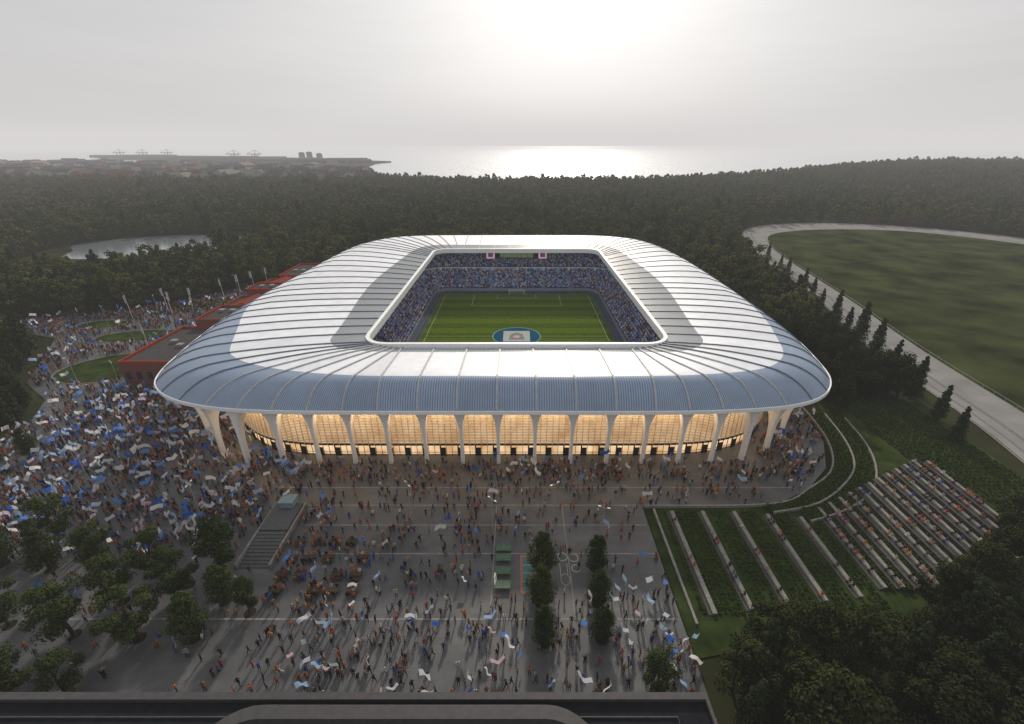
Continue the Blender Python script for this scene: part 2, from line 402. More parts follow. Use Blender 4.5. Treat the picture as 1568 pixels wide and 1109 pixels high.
while z<12.9:
    mb.wall(fac,z,z+.17,.16,0); z+=.42
for i,p in enumerate(fac):
    a=Vector(fac[max(i-1,0)]);b_=Vector(fac[min(i+1,len(fac)-1)]);t=(b_-a).normalized()
    rot=math.atan2(t.y,t.x)
    mb.box(p[0]+t.y*.17,p[1]-t.x*.17,8.1,.13,.14,9.8,0,rot)
    mb.box(p[0]-t.y*.17,p[1]+t.x*.17,1.6,.09 if i%3 else .3,.12,3.2,1,rot)
    if i%3==0: mb.box(p[0]-t.y*.17+t.x*.67,p[1]+t.x*.17+t.y*.67,1.1,1.1,.05,2.2,1,rot)
mb.wall(fac,2.95,3.3,.3,1); mb.wall(fac,12.95,14.3,.3,2); mb.wall(fac,1.0,1.08,.1,1)
mb.obj('facade_slats_and_doors',[M_slat,M_dark,M_soffit],stadium)
# bowl
M_stand=mat('stand_concrete',(0.26,0.28,0.34),0.8,spec=.2); M_seat=mat('blue_seats',(0.06,0.15,0.5),0.5,spec=.2)
def bowl_ring(off):
    x=39.6+off; y0=101-off*0.5; y1=219+off; r=7+off*0.8; P=[]
    for cx,cy,a0 in ((x-r,y1-r,0),(-(x-r),y1-r,90),(-(x-r),y0+min(r,12),180),(x-r,y0+min(r,12),270)):
        rr=r
        for i in range(9):
            a=math.radians(a0+90*i/8); ry=r if cy>150 else min(r,12)
            P.append((cx+rr*math.cos(a),cy+ry*math.sin(a)))
    return P
mb=MB(); rows=24; seatpts=[]; prev=[(x,y,0.0) for x,y in bowl_ring(0)]
for i in range(rows):
    z=1.5+i*.5+ (1.2 if i>12 else 0)
    a=bowl_ring(i*.85); b=bowl_ring((i+1)*.85)
    A=[(x,y,z) for x,y in a];B=[(x,y,z) for x,y in b]
    ringstrip(mb,prev,A,2 if i in (13,) else 0); ringstrip(mb,A,B,0); prev=B
    mid=bowl_ring(i*.85+.6); rs=resample(mid,.58,True)
    for k,(x,y) in enumerate(rs):
        if y<112: continue
        c=Vector((-x,170-y)); an=math.atan2(c.y,c.x)
        if abs(x)>39+i*.85-1 and 120<y<212: an=0 if x<0 else math.pi
        key=(y if abs(x)>39 and y<216 else x)
        if (key%13)<1.1: continue
        seatpts.append((x,y,z,an))
mb.obj('stand_terraces',[M_stand,M_seat,M_trim],stadium,fixn=True)
mb=MB()
for (x,y,z,an) in seatpts:
    mb.box(x,y,z+.3,.42,.42,.1,0,an); mb.box(x-.2*math.cos(an),y-.2*math.sin(an),z+.55,.06,.42,.45,0,an)
mb.obj('stand_seats',[M_seat],stadium)
mb=MB()
mb.wall(resample(bowl_ring(20.6),3,True),13.5,18.9,.3,0,True)
mb.obj('stand_back_wall',[mat('dark_back_wall',(0.05,0.06,0.09),.7,spec=.2)],stadium)
mb=MB(); mb.wall(resample(bowl_ring(-.15),2,True),0,1.35,.12,0,True)
mb.wall([(-37,110),(-37,215),(37,215),(37,110)],0.01,.9,.12,1)
mb.obj('perimeter_boards',[mat('pale_barrier',(.22,.25,.32),.5),mat('ad_board_blue',(0.06,0.08,0.16),.4,var=.5,scale=.3)],stadium)
sb=MB(); sb.box(0,220.6,17.4,30,.5,3.2,0)
for x in(-12.5,12.5): sb.box(x,220.3,17.4,4,.14,3.4,1); sb.box(x,220.2,17.4,2.4,.1,2,2)
sb.box(0,220.3,17.4,16,.12,2.4,3)
for x in (-14,-5,5,14): sb.tube((x,220.9,18.4),(x,220.9,20),.12,.12)
sb.obj('video_scoreboard',[M_dark,mat('screen_pink',(.5,.3,.38),.3,emit=(.8,.5,.6),estr=.35),mat('screen_logo',(.3,.1,.3),.3),mat('screen_picture',(.08,.1,.05),.3,var=.9,scale=.7,emit=(.15,.2,.12),estr=.3)],stadium)
# pitch
m,nt,b=new_mat('mown_pitch_grass');Nn=nt.nodes;Ll=nt.links
tcn=Nn.new('ShaderNodeTexCoord'); sp=Nn.new('ShaderNodeSeparateXYZ'); Ll.new(tcn.outputs['Object'],sp.inputs[0])
q=Nn.new('ShaderNodeMath');q.operation='DIVIDE';q.inputs[1].default_value=10.5;Ll.new(sp.outputs[1],q.inputs[0])
q2=Nn.new('ShaderNodeMath');q2.operation='FRACT';Ll.new(q.outputs[0],q2.inputs[0])
q3=Nn.new('ShaderNodeMath');q3.operation='GREATER_THAN';q3.inputs[1].default_value=.5;Ll.new(q2.outputs[0],q3.inputs[0])
nzz=Nn.new('ShaderNodeTexNoise');nzz.inputs['Scale'].default_value=.8;nzz.inputs['Detail'].default_value=8;Ll.new(tcn.outputs['Object'],nzz.inputs['Vector'])
ad=Nn.new('ShaderNodeMath');ad.operation='MULTIPLY_ADD';ad.inputs[1].default_value=.3;Ll.new(q3.outputs[0],ad.inputs[0]);Ll.new(nzz.outputs['Fac'],ad.inputs[2])
cr=Nn.new('ShaderNodeValToRGB');cr.color_ramp.elements[0].position=.3;cr.color_ramp.elements[0].color=(.034,.066,.006,1);cr.color_ramp.elements[1].position=1.0;cr.color_ramp.elements[1].color=(.09,.13,.012,1)
Ll.new(ad.outputs[0],cr.inputs[0]); to_diffuse(nt,b,cr.outputs[0])
M_pitch=m
mb=MB(); mb.sheet([(-36,105),(36,105),(36,214),(-36,214)],0.05,0); mb.sheet([(-39.6,100),(39.6,100),(39.6,219),(-39.6,219)],0.03,1)
mb.obj('football_pitch',[M_pitch,mat('pitch_surround',(.07,.08,.1),.8,spec=.2)],stadium)
mb=MB(); cy=159.7
def line(x0,y0,x1,y1,wd=.12):
    d=Vector((x1-x0,y1-y0)).normalized(); nn=Vector((-d.y,d.x))*wd/2
    mb.add([(x0+nn.x,y0+nn.y,.056),(x0-nn.x,y0-nn.y,.056),(x1-nn.x,y1-nn.y,.056),(x1+nn.x,y1+nn.y,.056)],[(0,1,2,3)],0)
for s in(-1,1):
    line(s*34,cy-52.5,s*34,cy+52.5); line(-34,cy+s*52.5,34,cy+s*52.5)
    g=cy+s*52.5
    for wdt,dp in((20.16,16.5),(9.16,5.5)):
        line(-wdt,g,-wdt,g-s*dp);line(wdt,g,wdt,g-s*dp);line(-wdt,g-s*dp,wdt,g-s*dp)
line(-34,cy,34,cy)
mb.obj('pitch_lines',[mat('line_paint',(.45,.5,.38),.7,spec=.2)],stadium)
mb=MB()
def disc(mb,cx,cy_,rx,ry,z,mi,n=40): mb.sheet([(cx+rx*math.cos(2*math.pi*i/n),cy_+ry*math.sin(2*math.pi*i/n)) for i in range(n)],z,mi)
disc(mb,0,cy,9.15,9.15,.07,0); disc(mb,0,cy,8.8,8.8,.074,1)
mb.sheet([(-5,cy-5.2),(5,cy-5.2),(5,cy+5.2),(-5,cy+5.2)],.078,2)
mb.sheet([(-3,cy-3.6),(3,cy-3.6),(2.2,cy+2),(0,cy+3.8),(-2.2,cy+2)],.082,3); disc(mb,0,cy-.5,1.3,1.3,.086,4)
mb.obj('centre_circle_banner',[mat('banner_pale',(.2,.32,.32),.7,spec=.1),mat('banner_blue',(.012,.07,.13),.8,spec=.02),mat('banner_white',(.36,.38,.36),.7,spec=.1),mat('banner_grey',(.16,.22,.2),.7,spec=.1),mat('banner_red',(.4,.08,.06),.7)],stadium)
for s in(-1,1):
    mb=MB(); g=cy+s*52.5
    for x in(-3.66,3.66): mb.tube((x,g,0.05),(x,g,2.5),.08,.08); mb.tube((x,g,2.5),(x,g+s*2,.1),.04,.04)
    mb.tube((-3.66,g,2.5),(3.66,g,2.5),.08,.08)
    for k in range(15): x=-3.5+k*.5; mb.tube((x,g+.02,2.48),(x,g+s*2,.1),.02,.02,3)
    for k in range(1,6): mb.tube((-3.6,g+s*2*k/6,2.5-2.4*k/6),(3.6,g+s*2*k/6,2.5-2.4*k/6),.02,.02,3)
    mb.obj('football_goal',[M_trim],stadium)
def strip_light(name,p0,p1,z,pw,col=(1,.72,.42)):
    l=D.lights.new(name,'AREA'); l.shape='RECTANGLE'; d=Vector(p1)-Vector(p0); l.size=d.length; l.size_y=.5; l.energy=pw; l.color=col
    o=D.objects.new(name,l); scene.collection.objects.link(o); o.location=((p0[0]+p1[0])/2,(p0[1]+p1[1])/2,z); o.rotation_euler=(0,0,math.atan2(d.y,d.x)); o.parent=stadium
strip_light('canopy_light_strip',(-54,85.2),(42,85.2),13.2,4800)
for a_,b_ in (((-58,87),(-70,94)),((-72,97),(-78,115)),((48,86.5),(60,93)),((62,96),(68,115))): strip_light('canopy_light_strip',a_,b_,13.2,900)
# ------------------------------------------------------------------ land & sea
SHORE=[(9000,2600),(2500,1700),(1500,1450),(900,1180),(500,1000),(250,940),(0,925),(-150,940),(-280,1040),(-400,1250),(-520,1500),(-900,1650),(-1200,1750),(-1600,1850),(-2600,2050),(-4000,2300),(-9000,3200)]
LANDP=SHORE+[(-9000,-400),(9000,-400)]
def hill(x,y):
    f=lambda t:np.clip(t,0,1)**2*(3-2*np.clip(t,0,1))
    return 22*f((x-200)/750)*f((y-480)/420)+3*f((-x-250)/500)*f((y-450)/300)*(1-f((y-850)/250))
xs=np.concatenate([np.linspace(-9000,-1500,40)[:-1],np.linspace(-1500,1500,121),np.linspace(1500,9000,40)[1:]])
ys=np.concatenate([np.linspace(-400,1500,96),np.linspace(1500,3600,60)[1:]])
GX,GY=np.meshgrid(xs,ys); Z=hill(GX,GY)-.12+0*GX
ins=inpoly(GX,GY,LANDP); Z=np.where(ins,Z,-9)
core=(np.abs(GX)<260)&(GY<440); Z=np.where(core,-.12,Z)
nx=len(xs);ny=len(ys)
vv=np.stack([GX,GY,Z],-1).reshape(-1,3)
ff=[(j*nx+i,j*nx+i+1,(j+1)*nx+i+1,(j+1)*nx+i) for j in range(ny-1) for i in range(nx-1)]
me=D.meshes.new('ground'); me.from_pydata(vv.tolist(),[],ff)
me.materials.append(mat('forest_floor',(.03,.034,.017),.95,var=.45,scale=.03,spec=.05)); me.update()
go=D.objects.new('ground',me); scene.collection.objects.link(go)
m,nt,b=new_mat('sea_water');Nn=nt.nodes;Ll=nt.links
b.inputs['Base Color'].default_value=(.62,.64,.66,1);b.inputs['Roughness'].default_value=.2;b.inputs['IOR'].default_value=1.34;b.inputs['Metallic'].default_value=.6
tcn=Nn.new('ShaderNodeTexCoord');mp=Nn.new('ShaderNodeMapping');mp.inputs['Scale'].default_value=(.009,.011,.02);Ll.new(tcn.outputs['Object'],mp.inputs[0])
nzz=Nn.new('ShaderNodeTexNoise');nzz.inputs['Scale'].default_value=1;nzz.inputs['Detail'].default_value=4;nzz.inputs['Roughness'].default_value=.75;Ll.new(mp.outputs[0],nzz.inputs['Vector'])
bp=Nn.new('ShaderNodeBump');bp.inputs['Strength'].default_value=.9;bp.inputs['Distance'].default_value=10;Ll.new(nzz.outputs['Fac'],bp.inputs['Height']);Ll.new(bp.outputs[0],b.inputs['Normal'])
mb=MB(); mb.add([(-40000,-4000,-2),(40000,-4000,-2),(40000,50000,-2),(-40000,50000,-2)],[(0,1,2,3)]); mb.obj('sea',[m])
PONDC=(-255,335)
def in_pond(x,y,k=1.0,dy=0):
    dx=x-PONDC[0];dyy=y-PONDC[1]+dy; a=math.radians(14); u=dx*math.cos(a)+dyy*math.sin(a); v=-dx*math.sin(a)+dyy*math.cos(a)
    return (u/(64*k))**2+(v/(42*k))**2<1
mb=MB(); P=[]
for i in range(48):
    t=2*math.pi*i/48; r=1+.1*math.sin(3*t+1)+.05*math.sin(5*t); a=math.radians(14); u=62*r*math.cos(t);v=40*r*math.sin(t)
    P.append((PONDC[0]+u*math.cos(a)-v*math.sin(a),PONDC[1]+u*math.sin(a)+v*math.cos(a)))
mb.sheet(P,0.06,0)
m,nt,b=new_mat('pond_water');b.inputs['Base Color'].default_value=(.42,.48,.52,1);b.inputs['Roughness'].default_value=.16;b.inputs['Metallic'].default_value=.7
mb.obj('pond',[m])
# ------------------------------------------------------------------ plaza
m,nt,b=new_mat('plaza_paving');Nn=nt.nodes;Ll=nt.links
tcn=Nn.new('ShaderNodeTexCoord')
br=Nn.new('ShaderNodeTexBrick');br.inputs['Scale'].default_value=1;br.inputs['Brick Width'].default_value=2.4;br.inputs['Row Height'].default_value=1.2;br.inputs['Mortar Size'].default_value=.015
br.inputs['Color1'].default_value=(.09,.096,.103,1);br.inputs['Color2'].default_value=(.112,.116,.122,1);br.inputs['Mortar'].default_value=(.065,.066,.07,1)
Ll.new(tcn.outputs['Object'],br.inputs['Vector'])
nzz=Nn.new('ShaderNodeTexNoise');nzz.inputs['Scale'].default_value=.09;nzz.inputs['Detail'].default_value=9;nzz.inputs['Roughness'].default_value=.6;Ll.new(tcn.outputs['Object'],nzz.inputs['Vector'])
cr=Nn.new('ShaderNodeValToRGB');cr.color_ramp.elements[0].position=.3;cr.color_ramp.elements[0].color=(.5,.5,.52,1);cr.color_ramp.elements[1].position=.7;cr.color_ramp.elements[1].color=(1.15,1.12,1.08,1);Ll.new(nzz.outputs['Fac'],cr.inputs[0])
mx=Nn.new('ShaderNodeMix');mx.data_type='RGBA';mx.blend_type='MULTIPLY';mx.inputs[0].default_value=1;Ll.new(br.outputs[0],mx.inputs[6]);Ll.new(cr.outputs[0],mx.inputs[7])
Ll.new(mx.outputs[2],b.inputs['Base Color']);b.inputs['Roughness'].default_value=.45;b.inputs['Specular IOR Level'].default_value=.35
M_pave=m
M_conc=mat('pale_concrete',(.22,.215,.2),.7,var=.2,spec=.2); M_grass=mat('lawn_grass',(.03,.046,.013),.95,var=.45,scale=.25,spec=.05)
M_band=mat('paving_band',(.19,.19,.185),.7,var=.3,scale=.5)
mb=MB(); mb.sheet(PLAZA,0.0,0); mb.obj('plaza_pavement',[M_pave])
mb=MB()
def strip(x0,y0,x1,y1,wd=.3,z=.006,mi=0):
    d=Vector((x1-x0,y1-y0)).normalized(); nn=Vector((-d.y,d.x))*wd/2
    mb.add([(x0+nn.x,y0+nn.y,z),(x0-nn.x,y0-nn.y,z),(x1-nn.x,y1-nn.y,z),(x1+nn.x,y1+nn.y,z)],[(0,1,2,3)],mi)
for y,x0,x1 in ((75.5,-50,58),(70.3,-44,45),(65,-40,24.6),(58.3,-38,24.6),(46,-75,24.6)): strip(x0,y,x1,y,.26)
for x,y0,y1 in ((-4,46,70.2),(9,46,70.2)): strip(x,y0,x,y1,.2,.010)
mb.obj('plaza_paving_bands',[M_band])
def ell(cx,cy_,rx,ry,rot=0,n=36):
    return [(cx+rx*math.cos(t)*math.cos(rot)-ry*math.sin(t)*math.sin(rot),cy_+rx*math.cos(t)*math.sin(rot)+ry*math.sin(t)*math.cos(rot)) for t in [2*math.pi*i/n for i in range(n)]]
ISL=[ell(-131,133,15,11,.3),ell(-143,160,14,6,.2),ell(-143,196,17,9,.6),ell(-166,172,9,5,.1)]
for P in ISL:
    mb=MB(); mb.wall(P,0,.16,.3,1,True); mb.sheet(P,.12,0); mb.obj('lawn_island',[M_grass,M_conc])
# ------------------------------------------------------------------ race track
TR_OUT=catmull([(114,70),(119,100),(126,150),(142,209),(157,292),(178,365),(200,405),(235,428),(280,436),(330,423),(372,390),(398,340),(405,250),(395,150),(375,50),(320,0),(240,-20),(160,0),(122,30)],6,True)
TR_IN=catmull([(131,72),(136,103),(143,150),(156,209),(171,290),(186,343),(207,378),(242,397),(285,402),(325,392),(353,365),(374,320),(382,250),(374,150),(356,60),(310,22),(240,4),(170,20),(140,42)],6,True)
M_track=mat('sand_track',(.23,.225,.22),.9,var=.16,scale=.12,spec=.2); M_in=mat('infield_grass',(.034,.042,.015),.95,var=.6,scale=.05,spec=.04)
mb=MB(); mb.sheet(TR_OUT,0.0,0); mb.obj('race_track',[M_track])
mb=MB(); mb.sheet(TR_IN,0.02,0); mb.obj('infield_lawn',[M_in])
mb=MB(); mb.wall(TR_IN,0.9,.97,.07,0,True)
for p in resample(TR_IN,4,True): mb.box(p[0],p[1],.45,.07,.07,.9)
mb.wall(offset(TR_OUT,.6),0,.15,.4,1,True)
mb.obj('track_rail_fence',[mat('rail_grey',(.35,.35,.35),.6),M_conc])
mb=MB(); mb.wall(offset(TR_OUT,-6),.004,.006,1.2,0,True); mb.wall(offset(TR_OUT,-2.5),.004,.006,.7,0,True); mb.obj('track_wheel_lane',[mat('worn_track',(.17,.165,.16),.9,spec=.2)])
# ------------------------------------------------------------------ right terraces
mb=MB()
TG=[(25.2,69.3),(51,69.8),(58,71.5),(72,80),(80,95),(84,112),(112,112),(108,60),(96,48),(60,46),(25.2,40)]
mb.sheet(TG,.02,0)
mb.obj('terrace_lawn',[M_grass])
mb=MB()
bench_x=[30.3,36.3,42.4,48.6,54.6]
for x in bench_x:
    y0=46.5+ (x-30)*.12; y1=68.2-(max(x-42,0))*.12
    mb.box(x,(y0+y1)/2,.28,.7,y1-y0,.5,0); mb.box(x-.65,(y0+y1)/2,.08,.5,y1-y0,.1,1)
big=[]
for i in range(12):
    x=59.5+i*2.85; y0=51+ (0 if i<6 else (i-6)*1.6); y1=69+i*1.35 if i<11 else 82
    zb=.15+.12*i; big.append((x,y0,y1,zb))
    mb.box(x,(y0+y1)/2,zb+.25,.65,y1-y0,.5,0); mb.box(x-.7,(y0+y1)/2,zb/2+.03,.6,y1-y0,zb+.06,1)
mb.box(27,57,.2,.4,24,.4,0)
mb.obj('terrace_seating',[M_conc,mat('gravel_step',(.08,.08,.075),.9,spec=.1)])
ARCS=[[(25.3,69.6),(51,70.2),(61,74.8),(69.5,81),(75,91),(77.6,104),(78.6,118)],[(50,67.8),(60,70.3),(69,76),(75.5,82.5),(79.6,92),(82,104)],[(56,65.6),(64,68.3),(72.5,73.2),(79,80.5),(83.5,90),(86,102)]]
mb=MB()
for A_ in ARCS: mb.wall(catmull(A_,6),0,.6,.35,0)
mb.obj('curved_retaining_wall',[M_conc])
tuft=D.collections.new('tufts'); M_tuft=mat('tuft_leaf',(.045,.07,.018),.9,var=.5,scale=2,spec=.1)
for k in range(3):
    mb=MB()
    for i in range(60):
        a=random.random()*6.28;r=random.random()**.5*.35; p=Vector((r*math.cos(a),r*math.sin(a),random.random()*.25+.05)); d1=Vector((random.gauss(0,1),random.gauss(0,1),random.gauss(0,.6))).normalized()*.14; d2=Vector((random.gauss(0,1),random.gauss(0,1),random.gauss(0,.8))).normalized()*.14
        mb.add([p-d1,p-d2,p+d1,p+d2],[(0,1,2,3)])
    o=D.objects.new('tuft_%d'%k,mb.mesh('tuft_%d'%k,[M_tuft])); tuft.objects.link(o)
tp=[];ts=[]
for xi in np.arange(28,58,.85):
    if min(abs(xi-b_) for b_ in bench_x+[27])<1.1: continue
    for yi in np.arange(47,68.3,.85):
        if rng.random()<.93: tp.append((xi+rng.normal()*.07,yi+rng.normal()*.07,.02)); ts.append(rng.uniform(.7,1.15))
for xi in np.arange(90,109,1.1):
    for yi in np.arange(62,112,1.1):
        if yi>66+(98-xi)*2.0: tp.append((xi+rng.normal()*.1,yi+rng.normal()*.1,.02)); ts.append(rng.uniform(.8,1.3))
for i_,bx in enumerate(big[:-1]):
    for yi in np.arange(bx[1],bx[2],.6): tp.append((bx[0]+1.05+rng.normal()*.15,yi,bx[3]*.4)); ts.append(rng.uniform(1.0,1.8))
for A_,B_ in zip(ARCS,ARCS[1:]):
    a=resample(catmull(A_,6),.7)[10:]; b2=resample(catmull(B_,6),.7)
    for j,p in enumerate(b2):
        q=min(a,key=lambda s_:(s_[0]-p[0])**2+(s_[1]-p[1])**2)
        for t in (.25,.5,.75): tp.append((p[0]+(q[0]-p[0])*t,p[1]+(q[1]-p[1])*t,.02)); ts.append(rng.uniform(1.4,2.2))
scatter('terrace_planting',tp,rng.uniform(0,6.28,len(tp)),[(s_,s_,s_) for s_ in ts],rng.integers(0,3,len(tp)),tuft)
# ------------------------------------------------------------------ trees
def leafmat(name,c0,c1,k=1.0):
    m,nt,b=new_mat(name);N=nt.nodes;L=nt.links
    tc=N.new('ShaderNodeTexCoord');nz=N.new('ShaderNodeTexNoise');nz.inputs['Scale'].default_value=.9;nz.inputs['Detail'].default_value=1;L.new(tc.outputs['Object'],nz.inputs['Vector'])
    oi=N.new('ShaderNodeObjectInfo'); ma=N.new('ShaderNodeMath');ma.operation='MULTIPLY_ADD';ma.inputs[1].default_value=.5;L.new(oi.outputs['Random'],ma.inputs[0]);L.new(nz.outputs['Fac'],ma.inputs[2])
    n2=N.new('ShaderNodeTexNoise');n2.inputs['Scale'].default_value=.013;n2.inputs['Detail'].default_value=2;L.new(oi.outputs['Location'],n2.inputs['Vector'])
    mb_=N.new('ShaderNodeMath');mb_.operation='MULTIPLY_ADD';mb_.inputs[1].default_value=1.1;L.new(n2.outputs['Fac'],mb_.inputs[0]);L.new(ma.outputs[0],mb_.inputs[2])
    sb_=N.new('ShaderNodeMath');sb_.operation='SUBTRACT';sb_.inputs[1].default_value=.5;L.new(mb_.outputs[0],sb_.inputs[0])
    cr=N.new('ShaderNodeValToRGB');cr.color_ramp.elements[0].position=.35;cr.color_ramp.elements[0].color=(*[c*k for c in c0],1);cr.color_ramp.elements[1].position=1;cr.color_ramp.elements[1].color=(*[c*k for c in c1],1)
    L.new(sb_.outputs[0],cr.inputs[0]); to_diffuse(nt,b,cr.outputs[0])
    return m
M_leaf=leafmat('foliage',(.022,.032,.012),(.1,.108,.038)); M_leafc=leafmat('conifer_foliage',(.014,.024,.014),(.046,.058,.028)); M_bark=mat('bark',(.06,.045,.035),.9,spec=.1)
M_leafn=leafmat('near_foliage',(.012,.019,.009),(.05,.058,.022),.8); M_leafp=leafmat('plaza_foliage',(.016,.026,.009),(.045,.062,.02),1.0)
def tree_mesh(name,kind,nleaf,ls,seed,lm=None):
    r=random.Random(seed); mb=MB(); H=12.0
    mb.tube((0,0,0),(r.uniform(-.2,.2),r.uniform(-.2,.2),H*.45),.28,.16,6,0,False); mb.tube((0,0,H*.44),(0,0,H*.85),.16,.04,5,0,False)
    cl=[]
    if kind=='round':
        k=r.randint(17,24)
        for i in range(k):
            z=r.uniform(.22,.95); rad=(3.6*math.sin(math.pi*min(max((z-.1)/.92,0.05),1))**.7); a=r.random()*6.28; q=rad*r.uniform(.35,.95)
            cl.append((Vector((q*math.cos(a),q*math.sin(a),z*H)),r.uniform(.9,1.5)))
        for c,_ in cl[:9]: mb.tube((0,0,H*r.uniform(.25,.5)),c,.1,.03,4,0,False)
    elif kind=='oval':
        for i in range(30):
            z=.14+.82*i/30; rad=2.9*math.sin(math.pi*min((z-.02)/1.0,1)**.75)**.8*(.75+.5*r.random()); a=i*2.4+r.random(); cl.append((Vector((rad*.6*math.cos(a),rad*.6*math.sin(a),z*H)),max(.5,rad*.42)))
        for c,_ in cl[::3]: mb.tube((0,0,c.z-.4),c,.06,.02,3,0,False)
    else:
        for i in range(26):
            z=.12+.86*i/26; rad=2.3*(1-z)**.75+.15; a=i*2.4+r.random(); cl.append((Vector((rad*.6*math.cos(a),rad*.6*math.sin(a),z*H)),max(.35,rad*.55)))
        for c,_ in cl[::3]: mb.tube((0,0,c.z-.2),c,.06,.02,3,0,False)
    for i in range(nleaf):
        c,cr_=r.choice(cl); d=Vector((r.gauss(0,1),r.gauss(0,1),r.gauss(0,.8))).normalized()
        p=c+d*cr_*(r.random()**.35)*(1.0+.25*r.random()); p.z=max(p.z,1.0)
        n_=(d+Vector((r.gauss(0,.5),r.gauss(0,.5),.5+r.gauss(0,.5)))).normalized(); a=n_.orthogonal().normalized(); a.rotate(Matrix.Rotation(r.random()*6.28,3,n_)); b_=n_.cross(a)
        s=ls*r.uniform(.6,1.3)
        mb.add([p-a*s,p-b_*s*.6+n_*s*.15,p+a*s,p+b_*s*.6-n_*s*.1],[(0,1,2,3)],1)
    return mb.mesh(name,[M_bark,lm or (M_leaf if kind=='round' else M_leafc)])
C_hi=D.collections.new('trees_hi');C_mid=D.collections.new('trees_mid');C_lo=D.collections.new('trees_lo')
HI=[]
for k in range(5):
    kd='round' if k<4 else 'cone'
    me=tree_mesh('tree_hi_%d'%k,kd,3400,.24,k+1,M_leafn if k<4 else None); HI.append(me); o=D.objects.new('tree_hi_%d'%k,me); C_hi.objects.link(o)
PT=[tree_mesh('plaza_crown_%d'%k,'round' if k<3 else 'oval',5200,.2,k+70,M_leafp) for k in range(5)]
for k in range(6):
    o=D.objects.new('tree_mid_%d'%k,tree_mesh('tree_mid_%d'%k,'round' if k<4 else 'cone',800,.5,k+20)); C_mid.objects.link(o)
for k in range(6):
    o=D.objects.new('tree_lo_%d'%k,tree_mesh('tree_lo_%d'%k,'round' if k<4 else 'cone',260,.95,k+40)); C_lo.objects.link(o)
TRK=offset(TR_OUT,12); TRK2=offset(TR_OUT,4)
CLEAR=[(310,600,75,18),(560,690,95,22),(430,520,40,12),(-480,560,60,16),(-620,700,90,22),(-330,460,22,8)]
def forest_mask(x,y):
    ok=inpoly(x,y,LANDP)
    pl=offset(PLAZA,3); ok&=~inpoly(x,y,pl)
    ok&=~inpoly(x,y,offset(eave2[::6],5))
    ok&=~(inpoly(x,y,TRK)&(y<330)); ok&=~inpoly(x,y,TRK2)
    ok&=~in_pond(x,y,1.08); ok&=~in_pond(x,y,.98,20)&~in_pond(x,y,.9,38)&~(in_pond(x,y,.8,55)&(x>-275))
    for cx_,cy_,rx,ry in CLEAR: ok&=((x-cx_)/rx)**2+((y-cy_)/ry)**2>1
    ok&=~((x>-124)&(x<-90)&(y>112)&(y<245))
    ok&=~((x>-95)&(x<26)&(y<66))
    bound=np.where(x<55,43,43+(x-55)*.62)
    ok&=~((x>20)&(x<93)&(y>bound)&(y<104))
    ok&=~((x>=86)&(x<112)&(y>64)&(y<110)&~((x>102)&(y<78)))
    ok&=~((x>0)&(x<26)&(y<42))
    ok&=np.abs(x)<y*1.25+130
    return ok
def jitter(x0,x1,y0,y1,st):
    gx,gy=np.meshgrid(np.arange(x0,x1,st),np.arange(y0,y1,st)); gx=gx.ravel()+rng.uniform(-.42,.42,gx.size)*st; gy=gy.ravel()+rng.uniform(-.42,.42,gy.size)*st; return gx,gy
def place(name,gx,gy,coll,ncone_frac,nround,ncone,smin,smax):
    m_=forest_mask(gx,gy); gx=gx[m_];gy=gy[m_]; n=len(gx)
    h=np.where((np.abs(gx)<260)&(gy<440),0,hill(gx,gy))
    cone=rng.random(n)<ncone_frac
    idx=np.where(cone,nround+rng.integers(0,max(ncone,1),n),rng.integers(0,nround,n))
    s=rng.uniform(smin,smax,n)*np.where(rng.random(n)<.08,1.3,1); s2=s*rng.uniform(.85,1.2,n)
    return scatter(name,np.stack([gx,gy,h-.1],-1),rng.uniform(0,6.28,n),np.stack([s2,s2,s],-1),idx,coll)
gx,gy=jitter(-200,200,4,160,4.1); k_=((gx>26)&(gy<160))|((gx<-90)&(gy<140))
place('near_woodland',gx[k_],gy[k_],C_hi,.25,4,1,.52,.98)
gx,gy=jitter(-520,440,130,430,5.8); k_=~(((gx>26)&(gx<200)&(gy<160))|((gx<-90)&(gx>-200)&(gy<140)))
place('forest',gx[k_],gy[k_],C_mid,.25,4,2,.6,1.2)
gx,gy=jitter(-1250,1350,430,1250,8.8)
place('distant_forest',gx,gy,C_lo,.25,4,2,.65,1.25)
gx,gy=jitter(-3000,-300,1000,2000,36); place('town_trees',gx,gy,C_lo,.1,4,2,.8,1.3)
def lone(name,me,x,y,h,rot=None,wd=1.0):
    o=D.objects.new(name,me); scene.collection.objects.link(o); o.location=(x,y,0); s=h/12; o.scale=(s*wd,s*wd,s); o.rotation_euler=(0,0,rot if rot is not None else random.random()*6.28); return o
TREES=[(4.3,54,10,1),(13.4,55,8,1),(3.8,48.5,9,1),(12.7,48.5,7.5,1),(3.9,42.3,8,1),(12.4,42.8,7,1),(-65,43.5,10.5,1.15),(-55,43,10,1.15),(-47,43,9.5,1.1),(-62,49,9.5,1.1),(-53,49.5,9.5,1.1),(-46,49,8,1.1),(-50,55,10.5,1.1),(-60.3,54,9.5,1.1),(-79,55,9.5,1.1),(-71,56,9,1.1),(-84,62,10,1.1),(-112,86,8,1),(-66,35,9,1.1),(-59,35.5,8,1.1),(-88,56,10,1.1),(18.5,36,8,1),(-76,45,9,1.1),(-103,64,10,1.1),(-41,47,7,.9)]
for i,(x,y,h,wd) in enumerate(TREES):
    lone('plaza_tree',PT[3+i%2] if (i<6 or i%3==2) else PT[i%3],x,y,h,None,wd)
